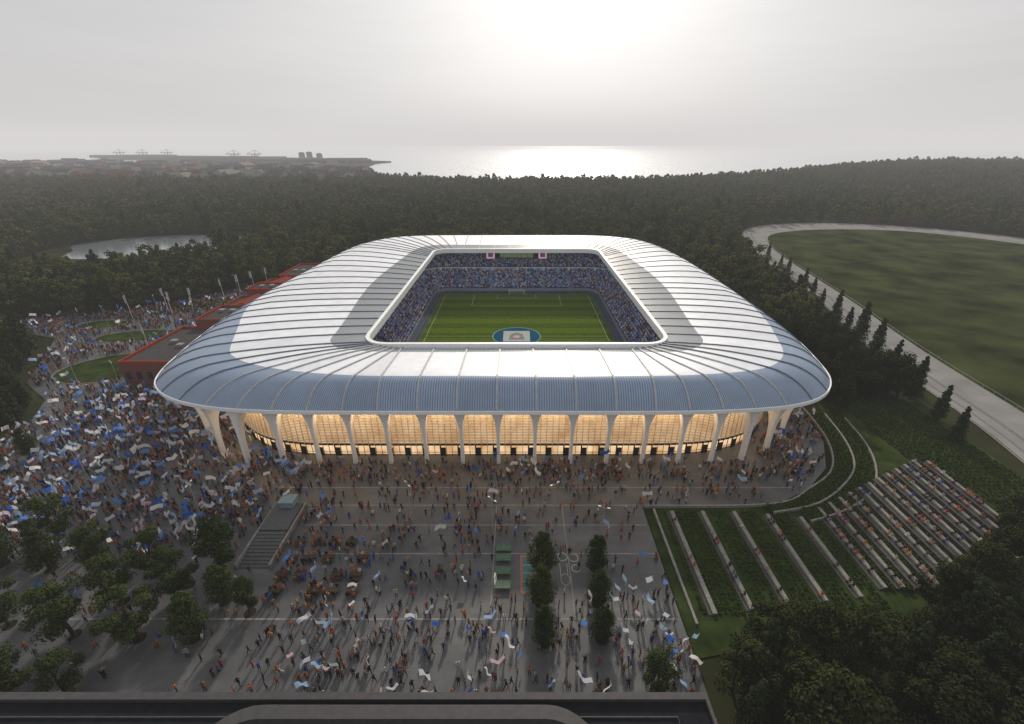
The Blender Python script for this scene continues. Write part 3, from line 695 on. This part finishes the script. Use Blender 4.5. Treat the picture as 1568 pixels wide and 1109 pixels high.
for x,y,h in ((119,139,15),(121,150,17),(128,174,14),(117,128,12),(137,205,11),(111,112,14),(114,122,10),(143,222,11),(150,250,10),(109,101,11),(152,262,9),(125,162,11),(132,190,10),(160,292,10),(106,92,10)): lone('cypress_tree',HI[4],x,y,h,None,.9)
mb=MB()
for x,y,h,wd in TREES: mb.add(*[[(x+.9*math.cos(a),y+.9*math.sin(a),.018) for a in np.linspace(0,6.28,17)[:-1]],[tuple(range(16))]])
mb.obj('tree_pits',[mat('soil',(.03,.025,.02),.95,spec=.1)])
# ------------------------------------------------------------------ people
M_skin=mat_random('skin',[(3,(.45,.27,.19)),(2,(.35,.2,.13)),(1,(.15,.08,.05))],.6)
M_shirt=mat_random('shirt_cloth',[(26,(.013,.014,.018)),(7,(.35,.34,.33)),(8,(.02,.06,.25)),(11,(.45,.13,.04)),(4,(.03,.1,.4)),(11,(.28,.15,.07)),(7,(.05,.05,.06)),(7,(.32,.05,.03)),(4,(.1,.14,.2)),(5,(.6,.58,.55)),(8,(.5,.26,.12)),(5,(.02,.03,.08))])
M_trs=mat_random('trouser_cloth',[(5,(.01,.012,.02)),(3,(.03,.045,.09)),(2,(.02,.02,.02)),(2,(.12,.1,.08)),(1,(.2,.2,.2))])
M_fan=mat_random('fan_shirt',[(8,(.05,.15,.55)),(9,(.1,.3,.75)),(8,(.65,.68,.72)),(7,(.02,.03,.07)),(4,(.5,.16,.07)),(3,(.3,.22,.16)),(6,(.3,.5,.8)),(4,(.8,.8,.8))])
M_hair=mat_random('hair',[(3,(.02,.012,.008)),(2,(.08,.045,.02)),(1,(.25,.16,.07))])
def person_mesh(name,pose,seat=False,sub=1,shirt=None):
    J={'pel':(0,0,.93,.135),'wst':(0,0,1.08,.125),'chs':(0,0,1.3,.15),'nk':(0,.01,1.47,.055),'hd':(0,.02,1.6,.09),'tp':(0,.02,1.7,.08)}
    hh={}
    for s,sd in ((-1,'L'),(1,'R')):
        hh['hp'+sd]=(s*.1,0,.88,.1); hh['sh'+sd]=(s*.19,0,1.41,.06)
        ax,ay,az=pose['el'+sd]; hx,hy,hz_=pose['ha'+sd]
        hh['el'+sd]=(s*.19+s*ax,ay,1.41+az,.043); hh['ha'+sd]=(s*.19+s*hx,hy,1.41+hz_,.032)
        hh['fi'+sd]=(s*.19+s*(hx+(hx-ax)*.3),hy+(hy-ay)*.3,1.41+hz_+(hz_-az)*.3,.028)
        kx,ky,kz=pose['kn'+sd]; fx,fy,fz=pose['fo'+sd]
        hh['kn'+sd]=(s*kx,ky,kz,.06); hh['fo'+sd]=(s*fx,fy,fz,.042); hh['to'+sd]=(s*fx,fy+.16,fz-.035,.035)
    J.update(hh); keys=list(J); 
    E=[('pel','wst'),('wst','chs'),('chs','nk'),('nk','hd'),('hd','tp')]
    for sd in 'LR': E+=[('pel','hp'+sd),('hp'+sd,'kn'+sd),('kn'+sd,'fo'+sd),('fo'+sd,'to'+sd),('chs','sh'+sd),('sh'+sd,'el'+sd),('el'+sd,'ha'+sd),('ha'+sd,'fi'+sd)]
    me=D.meshes.new(name+'_sk'); me.from_pydata([J[k][:3] for k in keys],[(keys.index(a),keys.index(b)) for a,b in E],[])
    o=D.objects.new(name+'_sk',me); scene.collection.objects.link(o)
    md=o.modifiers.new('s','SKIN'); 
    for i,k in enumerate(keys): me.skin_vertices[0].data[i].radius=(J[k][3],J[k][3]*(.75 if k in('pel','wst','chs') else 1))
    me.skin_vertices[0].data[0].use_root=True
    if sub: o.modifiers.new('b','SUBSURF').levels=sub
    dg=bpy.context.evaluated_depsgraph_get(); dg.update(); r=D.meshes.new_from_object(o.evaluated_get(dg)); r.name=name
    D.objects.remove(o)
    r.materials.clear()
    for m in (M_skin,shirt or M_shirt,M_trs,M_hair): r.materials.append(m)
    hands=[Vector(J['ha'+s][:3]) for s in 'LR']
    for p in r.polygons:
        c=p.center; mi=1
        if c.z>1.49 and abs(c.x)<.13: mi=3 if (c.z>1.64 or c.y<-.02) else 0
        elif min((c-h).length for h in hands)<.11: mi=0
        elif c.z<.96 and abs(c.x)<.26:
            mi=2
            if min((c-h).length for h in hands)<.25: mi=1
        p.material_index=mi
    if seat:
        for v in r.vertices: v.co.z-=.42
    return r
ST_=dict(elL=(.05,0,-.3),elR=(.05,0,-.3),haL=(.06,.06,-.55),haR=(.06,.06,-.55),knL=(.1,.02,.5),knR=(.1,.02,.5),foL=(.11,-.02,.07),foR=(.11,-.02,.07))
def P_(**k): d=dict(ST_); d.update(k); return d
POSES=[P_(),P_(knL=(.1,.2,.52),foL=(.1,.28,.1),knR=(.1,-.02,.5),foR=(.1,-.3,.13),elL=(.05,-.12,-.27),haL=(.05,-.05,-.52),elR=(.05,.12,-.27),haR=(.03,.26,-.45)),
 P_(elL=(.1,.08,.2),haL=(.08,.1,.48)),P_(elL=(.14,.05,.18),haL=(.2,.08,.46),elR=(.14,.05,.18),haR=(.2,.08,.46)),P_(elR=(.06,.1,-.25),haR=(-.05,.3,-.15),elL=(.06,.1,-.25),haL=(-.05,.28,-.18)),
 P_(knL=(.12,.14,.5),foL=(.14,.12,.07),elR=(.15,-.05,-.22),haR=(.02,.08,-.42))]
C_pp=D.collections.new('people');C_st=D.collections.new('people_seated')
for k,ps in enumerate(POSES):
    o=D.objects.new('person_%d'%k,person_mesh('person_%d'%k,ps)); C_pp.objects.link(o)
SEATP=[P_(knL=(.12,.42,.9),knR=(.12,.42,.9),foL=(.12,.42,.45),foR=(.12,.42,.45),haL=(.0,.28,-.38),haR=(.0,.28,-.38),elL=(.05,.05,-.28),elR=(.05,.05,-.28)),P_(knL=(.14,.42,.9),knR=(.12,.42,.9),foL=(.12,.42,.45),foR=(.12,.45,.45),elL=(.14,.05,.18),haL=(.2,.08,.46),elR=(.14,.05,.18),haR=(.15,.08,.46))]
for k in range(2):
    o=D.objects.new('seated_%d'%k,person_mesh('seated_%d'%k,SEATP[k],True,0,M_fan)); C_st.objects.link(o)
C_sb=D.collections.new('people_bench')
o=D.objects.new('bench_sitter',person_mesh('bench_sitter',SEATP[0],True,1)); C_sb.objects.link(o)
pt=[];rz=[]
for x,y,z,an in seatpts:
    if rng.random()<.86: pt.append((x,y,z)); rz.append(an-math.pi/2+rng.normal()*.15)
scatter('stand_spectators',pt,rz,[(1.15,1.15,1.1)]*len(pt),(rng.random(len(pt))<.3).astype(int),C_st)
# plaza crowd
def dens(x,y):
    d=np.zeros_like(x)
    def R(x0,x1,y0,y1,v): 
        nonlocal d; d=np.maximum(d,np.where((x>x0)&(x<x1)&(y>y0)&(y<y1),v,0))
    R(-130,20,28,120,.05); R(-112,-50,62,120,.8); R(-100,-50,56,66,.35); R(-125,-84,78,122,.55); R(-80,-40,58,80,.5); R(-210,-108,118,236,.5); R(-135,-105,112,140,.65)
    R(-50,60,68,84,.3); R(-62,62,77.5,83.4,.6); R(-40,3,45,68,.38); R(-40,-18,45,60,.42); R(3,25,45,70,.12); R(14,24.5,30,50,.32); R(-38,12,30,47,.36); R(-28,-5,30,45,.55); R(56,78,78,125,.6); R(-110,-40,28,58,.09)
    return d
n=90000; cx=rng.uniform(-210,80,n); cyy=rng.uniform(30,236,n); area_=290*206
cn=np.array([0.5+0.5*math.sin(a*.31+math.sin(b*.23)*2)*math.cos(b*.37+math.sin(a*.17)*2) for a,b in zip(cx,cyy)])
pr=dens(cx,cyy)*area_/n*(0.4+1.2*cn)
ok=(rng.random(n)<pr)&inpoly(cx,cyy,offset(PLAZA,-.6))
ok&=~inpoly(cx,cyy,offset(list(fac),1.2))
for I in ISL[:2]+ISL[3:]: ok&=~inpoly(cx,cyy,offset(I,.3))
ok&=~((cx>-120)&(cx<-95)&(cyy>119)&(cyy<236))
ok&=~((cx>-94)&(cyy>122)&(cx<-66))
for x,y,h,wd in TREES: ok&=((cx-x)**2+(cyy-y)**2>1)
for p in full: ok&=((cx-p[0])**2+(cyy-p[1])**2>1.2)
ok&=~((cx>-4)&(cx<0.5)&(cyy>50)&(cyy<60)); ok&=~((cx>-47.9)&(cx<-41.5)&(cyy>55)&(cyy<70.5))
px_=cx[ok];py_=cyy[ok]; n=len(px_); print('crowd',n)
hs_=rng.uniform(.92,1.1,n)
scatter('crowd_of_people',np.stack([px_,py_,np.zeros(n)],-1),rng.uniform(0,6.28,n),np.stack([hs_*1.12,hs_*1.12,hs_*1.03],-1),rng.choice(6,n,p=[.3,.3,.1,.08,.12,.1]),C_pp)
pt=[];rz=[]
for x,y0,y1,zb in big:
    y=y0+.6
    while y<y1-.5:
        if rng.random()<.42: pt.append((x,y,zb+.02)); rz.append(math.pi/2+rng.normal()*.2)
        y+=.7
for x in bench_x:
    for y in np.arange(49,66,.8):
        if rng.random()<.22: pt.append((x-.1,y,.03)); rz.append(math.pi/2+rng.normal()*.2)
# flags
C_fl=D.collections.new('flags')
M_flag=mat_random('flag_cloth',[(9,(.6,.65,.72)),(6,(.03,.12,.5)),(5,(.12,.28,.7)),(5,(.8,.8,.8)),(3,(.6,.45,.5)),(4,(.35,.5,.75)),(2,(.3,.4,.5))],.7,.5)
M_pole=mat('flag_pole',(.3,.3,.3),.5,spec=.2)
for k in range(4):
    r=random.Random(k); mb=MB(); lean=r.uniform(-.5,.5); top=Vector((lean*1.6,.2,3.3)); bot=Vector((0.1,.25,1.3)); mb.tube(bot,top,.03,.025,5,0)
    W=r.uniform(1.1,1.7);Hh=.75; vs=[];nxx=7
    dv=(bot-top).normalized()
    ang=r.uniform(-1.0,.6)
    for i in range(nxx):
        for j in range(4):
            u=i/(nxx-1)*W; v=j/3*Hh
            p=top+dv*(v+.05)+Vector((math.cos(ang)*u,.2*math.sin(u*4+k+v),math.sin(ang)*u+.08*math.sin(u*5)))
            vs.append(p)
    mb.add(vs,[(i*4+j,(i+1)*4+j,(i+1)*4+j+1,i*4+j+1) for i in range(nxx-1) for j in range(3)],1)
    o=D.objects.new('flag_%d'%k,mb.mesh('flag_%d'%k,[M_pole,M_flag],True)); C_fl.objects.link(o)
fw=np.where((px_<-45)&(py_<118)&(py_>56),.22,np.where((px_>14)&(px_<26)&(py_<50),.4,np.where((py_<45)&(px_<12)&(px_>-36),.2,np.where(px_<-110,.08,.07))))
fk=rng.random(n)<fw; m_=int(fk.sum())
fs_=rng.uniform(.7,1.3,m_)
scatter('waving_flags',np.stack([px_[fk]+.3,py_[fk],np.zeros(m_)],-1),rng.uniform(0,6.28,m_),np.stack([fs_]*3,-1),rng.integers(0,4,m_),C_fl)
# ------------------------------------------------------------------ picnic tables, court, lamps etc.
M_wood=mat('timber',(.07,.05,.035),.7,spec=.2)
mb=MB(); mb.box(0,0,.74,1.9,.75,.06)
for s in(-1,1): mb.box(0,s*.72,.45,1.9,.3,.06); 
for x in(-.7,.7):
    mb.box(x,0,.4,.08,1.5,.08)
    for s in(-1,1): mb.tube((x,s*.62,0),(x,s*.25,.72),.05,.05,4)
pme=mb.mesh('picnic_table',[M_wood])
for iy,y in enumerate((60.5,57,53.5,50.5)):
    for ix in range(5):
        if (ix+iy)%5==4: continue
        x=-39+ix*3.1+.6*math.sin(iy*3); o=D.objects.new('picnic_table',pme); scene.collection.objects.link(o); o.location=(x,y,0); o.rotation_euler=(0,0,random.uniform(-.15,.15))
        for s in(-1,1):
            for dx in(-.5,.45):
                if rng.random()<.85: pt.append((x+dx,y+s*.8,0.0)); rz.append(0 if s<0 else math.pi)
scatter('seated_people',pt,rz,[(1.1,1.1,1.05)]*len(pt),[0]*len(pt),C_sb)
mb=MB(); mb.sheet([(.6,50.3),(4.9,50.3),(4.9,58),(.6,58)],.02,0); mb.sheet([(1,50.8),(4.5,50.8),(4.5,57.5),(1,57.5)],.026,1)
for y in (52.5,54.2,55.8): mb.sheet([(1,y),(4.5,y),(4.5,y+.12),(1,y+.12)],.032,2)
disc(mb,2.75,54.2,1,1,.030,3)
for y in (50.8,57.4): mb.tube((2.75,y,0),(2.75,y,3.2),.07,.06,6,2); mb.box(2.75,y,3.3,1.3,.08,.9,2)
mb.obj('basketball_court',[mat('court_orange',(.33,.13,.08),.7),mat('court_teal',(.05,.16,.15),.7),mat('court_line',(.35,.35,.33),.7),mat('court_dark',(.04,.1,.1),.7)])
M_tg=mat('table_green',(.03,.1,.05),.5)
for y in (51.5,54.2,56.9,59):
    mb=MB(); mb.box(-2.3,y,.72,2.6,1.5,.08,0); mb.box(-2.3,y,.80,.05,1.6,.16,1)
    for sx in(-1,1):
        for sy in(-1,1): mb.box(-2.3+sx*1.1,y+sy*.6,.34,.08,.08,.68,1)
    mb.box(-2.3,y,.77,2.5,.06,.012,1)
    mb.obj('table_tennis_table',[M_tg,M_conc])
mb=MB()
def ring_sheet(cx,cy_,r0,r1,z,mi=0,n=28,sx=1.0):
    vs=[];
    for i in range(n):
        t=2*math.pi*i/n; vs+= [(cx+r0*math.cos(t)*sx,cy_+r0*math.sin(t),z),(cx+r1*math.cos(t)*sx,cy_+r1*math.sin(t),z)]
    mb.add(vs,[(2*i,2*i+1,(2*((i+1)%n))+1,2*((i+1)%n)) for i in range(n)],mi)
ring_sheet(8.0,57.6,.7,.95,.02);ring_sheet(9.9,57.4,.7,.95,.02,0,28,1.0);ring_sheet(10.1,55.2,.6,.85,.02); ring_sheet(8.1,53,1.0,1.15,.02,0,28,.7)
for x in (7.4,8.6): strip(x,53.6,x,56.2,.14,.02)
mb.obj('painted_ground_letters',[mat('ground_paint',(.3,.3,.29),.7)])
mb=MB(); mb.box(-47.6,62.5,.5,.4,15,1.0,0); mb.box(-41.8,62.5,.5,.4,15,1.0,0)
for i in range(10): mb.box(-44.7,55.6+i*.7,.06+.06*i,5.2,.7,.12+.12*i,1)
mb.box(-44.7,66,.7,5.2,7,1.3,1); mb.box(-44.7,69.2,1.3,2.6,2.2,2.5,3); mb.box(-44.7,69.2,2.62,3,2.6,.14,2)
mb.obj('stair_pavilion',[M_conc,mat('dark_concrete',(.07,.072,.078),.8),mat('pale_blue_roof',(.15,.22,.25),.5),mat('pale_glass',(.2,.33,.38),.15)])
lamp=MB(); lamp.tube((0,0,0),(0,0,9),.1,.06,8,0); lamp.tube((0,0,0),(0,0,.5),.2,.18,8,0); lamp.tube((0,0,8.9),(.7,0,9.1),.04,.03,6,0); lamp.tube((0,0,8.9),(-.7,0,9.1),.04,.03,6,0); lamp.box(.8,0,9.1,.5,.2,.08,1); lamp.box(-.8,0,9.1,.5,.2,.08,1)
lme=lamp.mesh('street_lamp',[mat('lamp_pole',(.3,.3,.31),.4),mat('lamp_head',(.6,.6,.6),.3)])
for x,y in ((-105,88),(-97,99),(-112,104),(-116,118),(-128,118),(-119,140),(-133,147),(-150,150),(-160,168),(-120,165),(-150,182),(-128,205),(-135,215),(-92,78),(-60,66),(-4.3,62),(7,66),(-20,66),(15,60)):
    o=D.objects.new('street_lamp',lme); scene.collection.objects.link(o); o.location=(x,y,0); o.rotation_euler=(0,0,random.random()*3)
fp=MB(); fp.tube((0,0,0),(0,0,10),.1,.05,8,0)
vs=[]
for i in range(5):
    for j in range(6): vs.append((.08+i*.22,.12*math.sin(i*1.3+j*.5),9.8-j*.65))
fp.add(vs,[(i*6+j,(i+1)*6+j,(i+1)*6+j+1,i*6+j+1) for i in range(4) for j in range(5)],1)
fme=fp.mesh('flagpole_with_banner',[M_trim,mat('banner_cloth',(.4,.42,.45),.7)])
for x,y in ((-126,226),(-129,219),(-132,212),(-136,205),(-141,190),(-146,184),(-152,190),(-160,180),(-128,146),(-118,128),(-124,155)):
    o=D.objects.new('flagpole_with_banner',fme); scene.collection.objects.link(o); o.location=(x,y,0); o.rotation_euler=(0,0,random.random()*6)
# ------------------------------------------------------------------ brick building
m,nt,b=new_mat('red_brick');Nn=nt.nodes;Ll=nt.links;tcn=Nn.new('ShaderNodeTexCoord');br=Nn.new('ShaderNodeTexBrick');br.inputs['Scale'].default_value=2.5
br.inputs['Color1'].default_value=(.38,.055,.035,1);br.inputs['Color2'].default_value=(.28,.042,.03,1);br.inputs['Mortar'].default_value=(.18,.08,.065,1);Ll.new(tcn.outputs['Object'],br.inputs['Vector']);to_diffuse(nt,b,br.outputs[0])
M_brick=m; M_rf=mat('grey_felt_roof',(.07,.065,.065),.8,spec=.15); 
bh=empty('brick_building')
secs=[(-117,-97,121,150,7,0),(-112,-97,150.1,166,9.5,0),(-116,-97,166.1,186,7,1),(-113,-97,186.1,196,10,0),(-117,-98,196.1,214,7,1),(-113,-98,214.1,238,8.5,0)]
mb=MB()
for x0,x1,y0,y1,h,g in secs:
    cxx=(x0+x1)/2;cyv=(y0+y1)/2
    mb.box(cxx,cyv,h/2,x1-x0,y1-y0,h,0)
    mb.wall([(x0+.2,y0+.2),(x1-.2,y0+.2),(x1-.2,y1-.2),(x0+.2,y1-.2)],h,h+.8,.6,0,True)
    mb.sheet([(x0+.4,y0+.4),(x1-.4,y0+.4),(x1-.4,y1-.4),(x0+.4,y1-.4)],h+.05,1)
    if g:
        mb.add([(x0+2,y0+2,h+.06),(x1-2,y0+2,h+.06),(x1-2,y1-2,h+.06),(x0+2,y1-2,h+.06),(cxx,y0+4,h+2.8),(cxx,y1-4,h+2.8)],[(0,1,4),(1,2,5,4),(2,3,5),(3,0,4,5)],4)
    else:
        for k in range(3): mb.box(cxx-4+k*4,cyv+random.uniform(-3,3),h+.5,2,1.6,.9,2)
    for k in range(int((y1-y0)//3.2)):
        yy=y0+1.8+k*3.2; mb.box(x0-.03,yy,h*.45,.12,1.4,2.4,3); mb.box(x0-.06,yy,h*.45-1.28,.2,1.6,.12,2)
    for k in range(int((x1-x0)//3.2)):
        xx=x0+1.8+k*3.2; mb.box(xx,y0-.03,h*.45,1.4,.12,2.4,3)
mb.obj('walls_roof_windows',[M_brick,M_rf,mat('metal_vent',(.2,.2,.2),.5),mat('window_glass',(.03,.04,.05),.1),mat('red_tile_roof',(.2,.05,.035),.8,spec=.15)],bh)
# ------------------------------------------------------------------ foreground building roof
fb=empty('foreground_building'); mb=MB()
M_dr=mat('dark_roofing',(.016,.017,.02),.8,var=.25,scale=.6,spec=.15); M_par=mat('parapet_metal',(.055,.052,.056),.5,spec=.3)
mb.prism([(-75,-12),(21.5,-12),(20.3,29),(-75,29)],0,11.6,0,1)
mb.wall([(21.2,-12),(20.1,28.7),(-75,28.7)],11.6,12.15,.75,2)
mb.wall([(17.6,-12),(16.6,26.9),(-75,26.9)],11.6,11.8,.12,2)
rr=[(-31+5-5*math.cos(a),21.8+5*math.sin(a)) for a in np.linspace(0,math.pi/2,9)]+[(8-5+5*math.sin(a),21.8+5*math.cos(a)) for a in np.linspace(0,math.pi/2,9)]
rr=[(-31,-8)]+rr+[(8,-8)]
mb.wall(rr,11.6,12.9,1.3,2); mb.sheet(rr,11.9,3)
for k in range(9):
    mb.wall(catmull([(-52+k*1.1,26.2),(-51+k*1.1,24.5),(-50.5+k*1.2,22),(-50.5+k*1.2,18)],4),11.75,11.82,.1,2)
mb.obj('roof_and_walls',[mat('dark_wall',(.08,.08,.085),.7,spec=.2),M_dr,M_par,mat('skylight_glass',(.012,.014,.016),.15)],fb)
# ------------------------------------------------------------------ distant town & harbour
mb=MB(); r=random.Random(3)
def house(x,y,wd,dp,h,rot,mw,mr):
    c,sn=math.cos(rot),math.sin(rot); T=lambda a,b_,z:(x+a*c-b_*sn,y+a*sn+b_*c,z+base)
    base=float(hill(np.array(float(x)),np.array(float(y))))
    a=wd/2;b_=dp/2;rh=h+min(wd,dp)*.35
    v=[T(-a,-b_,0),T(a,-b_,0),T(a,b_,0),T(-a,b_,0),T(-a,-b_,h),T(a,-b_,h),T(a,b_,h),T(-a,b_,h),T(-a,0,rh),T(a,0,rh)]
    mb.add(v,[(0,1,5,4),(1,2,6,5),(2,3,7,6),(3,0,4,7),(5,6,9),(7,4,8)],mw); mb.add(v,[(4,5,9,8),(6,7,8,9)],mr)
for i in range(1000):
    y=r.uniform(900,2000); x=-r.uniform(330,900+y*.9)
    if not inpoly(np.array(x),np.array(y),LANDP): continue
    house(x,y,r.uniform(16,60),r.uniform(12,24),r.uniform(8,16),r.choice([0,.3,1.57,-.4]),r.choice([0,0,1,2]),r.choice([3,3,4,5]))
for x,y in ((300,600),(328,604),(560,690),(600,694),(520,688)): house(x,y,18,10,5,.1,2,3)
mb.obj('distant_town',[mat('town_wall_pale',(.25,.24,.22),.8,spec=.1),mat('town_wall_red',(.17,.08,.055),.8,spec=.1),mat('town_wall_grey',(.16,.16,.16),.8,spec=.1),mat('town_roof_dark',(.06,.06,.07),.8,spec=.1),mat('town_roof_red',(.11,.055,.042),.8,spec=.1),mat('town_roof_pale',(.18,.165,.155),.8,spec=.1)])
hb=empty('harbour'); mb=MB()
mb.prism([(-430,1480),(-500,1650),(-560,1980),(-540,2150),(-1150,2650),(-2350,3150),(-2450,2950),(-1700,2350),(-1200,2000),(-1050,1700)],-3,3,0)
for i in range(170):
    t=r.random(); x=-600-t*1650+r.uniform(-60,60); y=1960+t*950+r.uniform(-200,90)
    mb.box(x,y,3+r.uniform(3,7),r.uniform(50,170),r.uniform(20,50),r.uniform(8,16),r.choice([1,2,2,3]),r.uniform(-.2,.2))
for x,h in ((-950,36),(-985,34),(-905,30)): mb.tube((x,2300,2),(x,2300,h),13,13,12,1); mb.tube((x,2300,h),(x,2300,h+3),13,3,12,1)
mb.obj('quay_and_warehouses',[mat('quay',(.045,.04,.04),.9,spec=.1),mat('silo',(.11,.1,.1),.8,spec=.1),mat('warehouse',(.07,.06,.065),.8,spec=.1),mat('warehouse_dark',(.055,.04,.04),.8,spec=.1)],hb)
M_crane=mat('crane_steel',(.05,.055,.07),.6,spec=.2)
for x in (-2250,-2120,-1980,-1350,-1250):
    y=2850 if x<-1500 else 2400; mb=MB()
    for sx in(-10,10):
        for sy in(-12,12): mb.tube((x+sx,y+sy,2),(x+sx,y+sy,26),1.6,1.5,4)
    mb.tube((x-40,y,27),(x+30,y,27),2,1.8,4); mb.tube((x,y,26),(x,y,44),1.5,1,4); mb.tube((x,y,44),(x-39,y,28),.7,.7,4); mb.tube((x,y,44),(x+29,y,28),.7,.7,4); mb.box(x,y,26,22,26,2)
    mb.obj('harbour_crane',[M_crane])
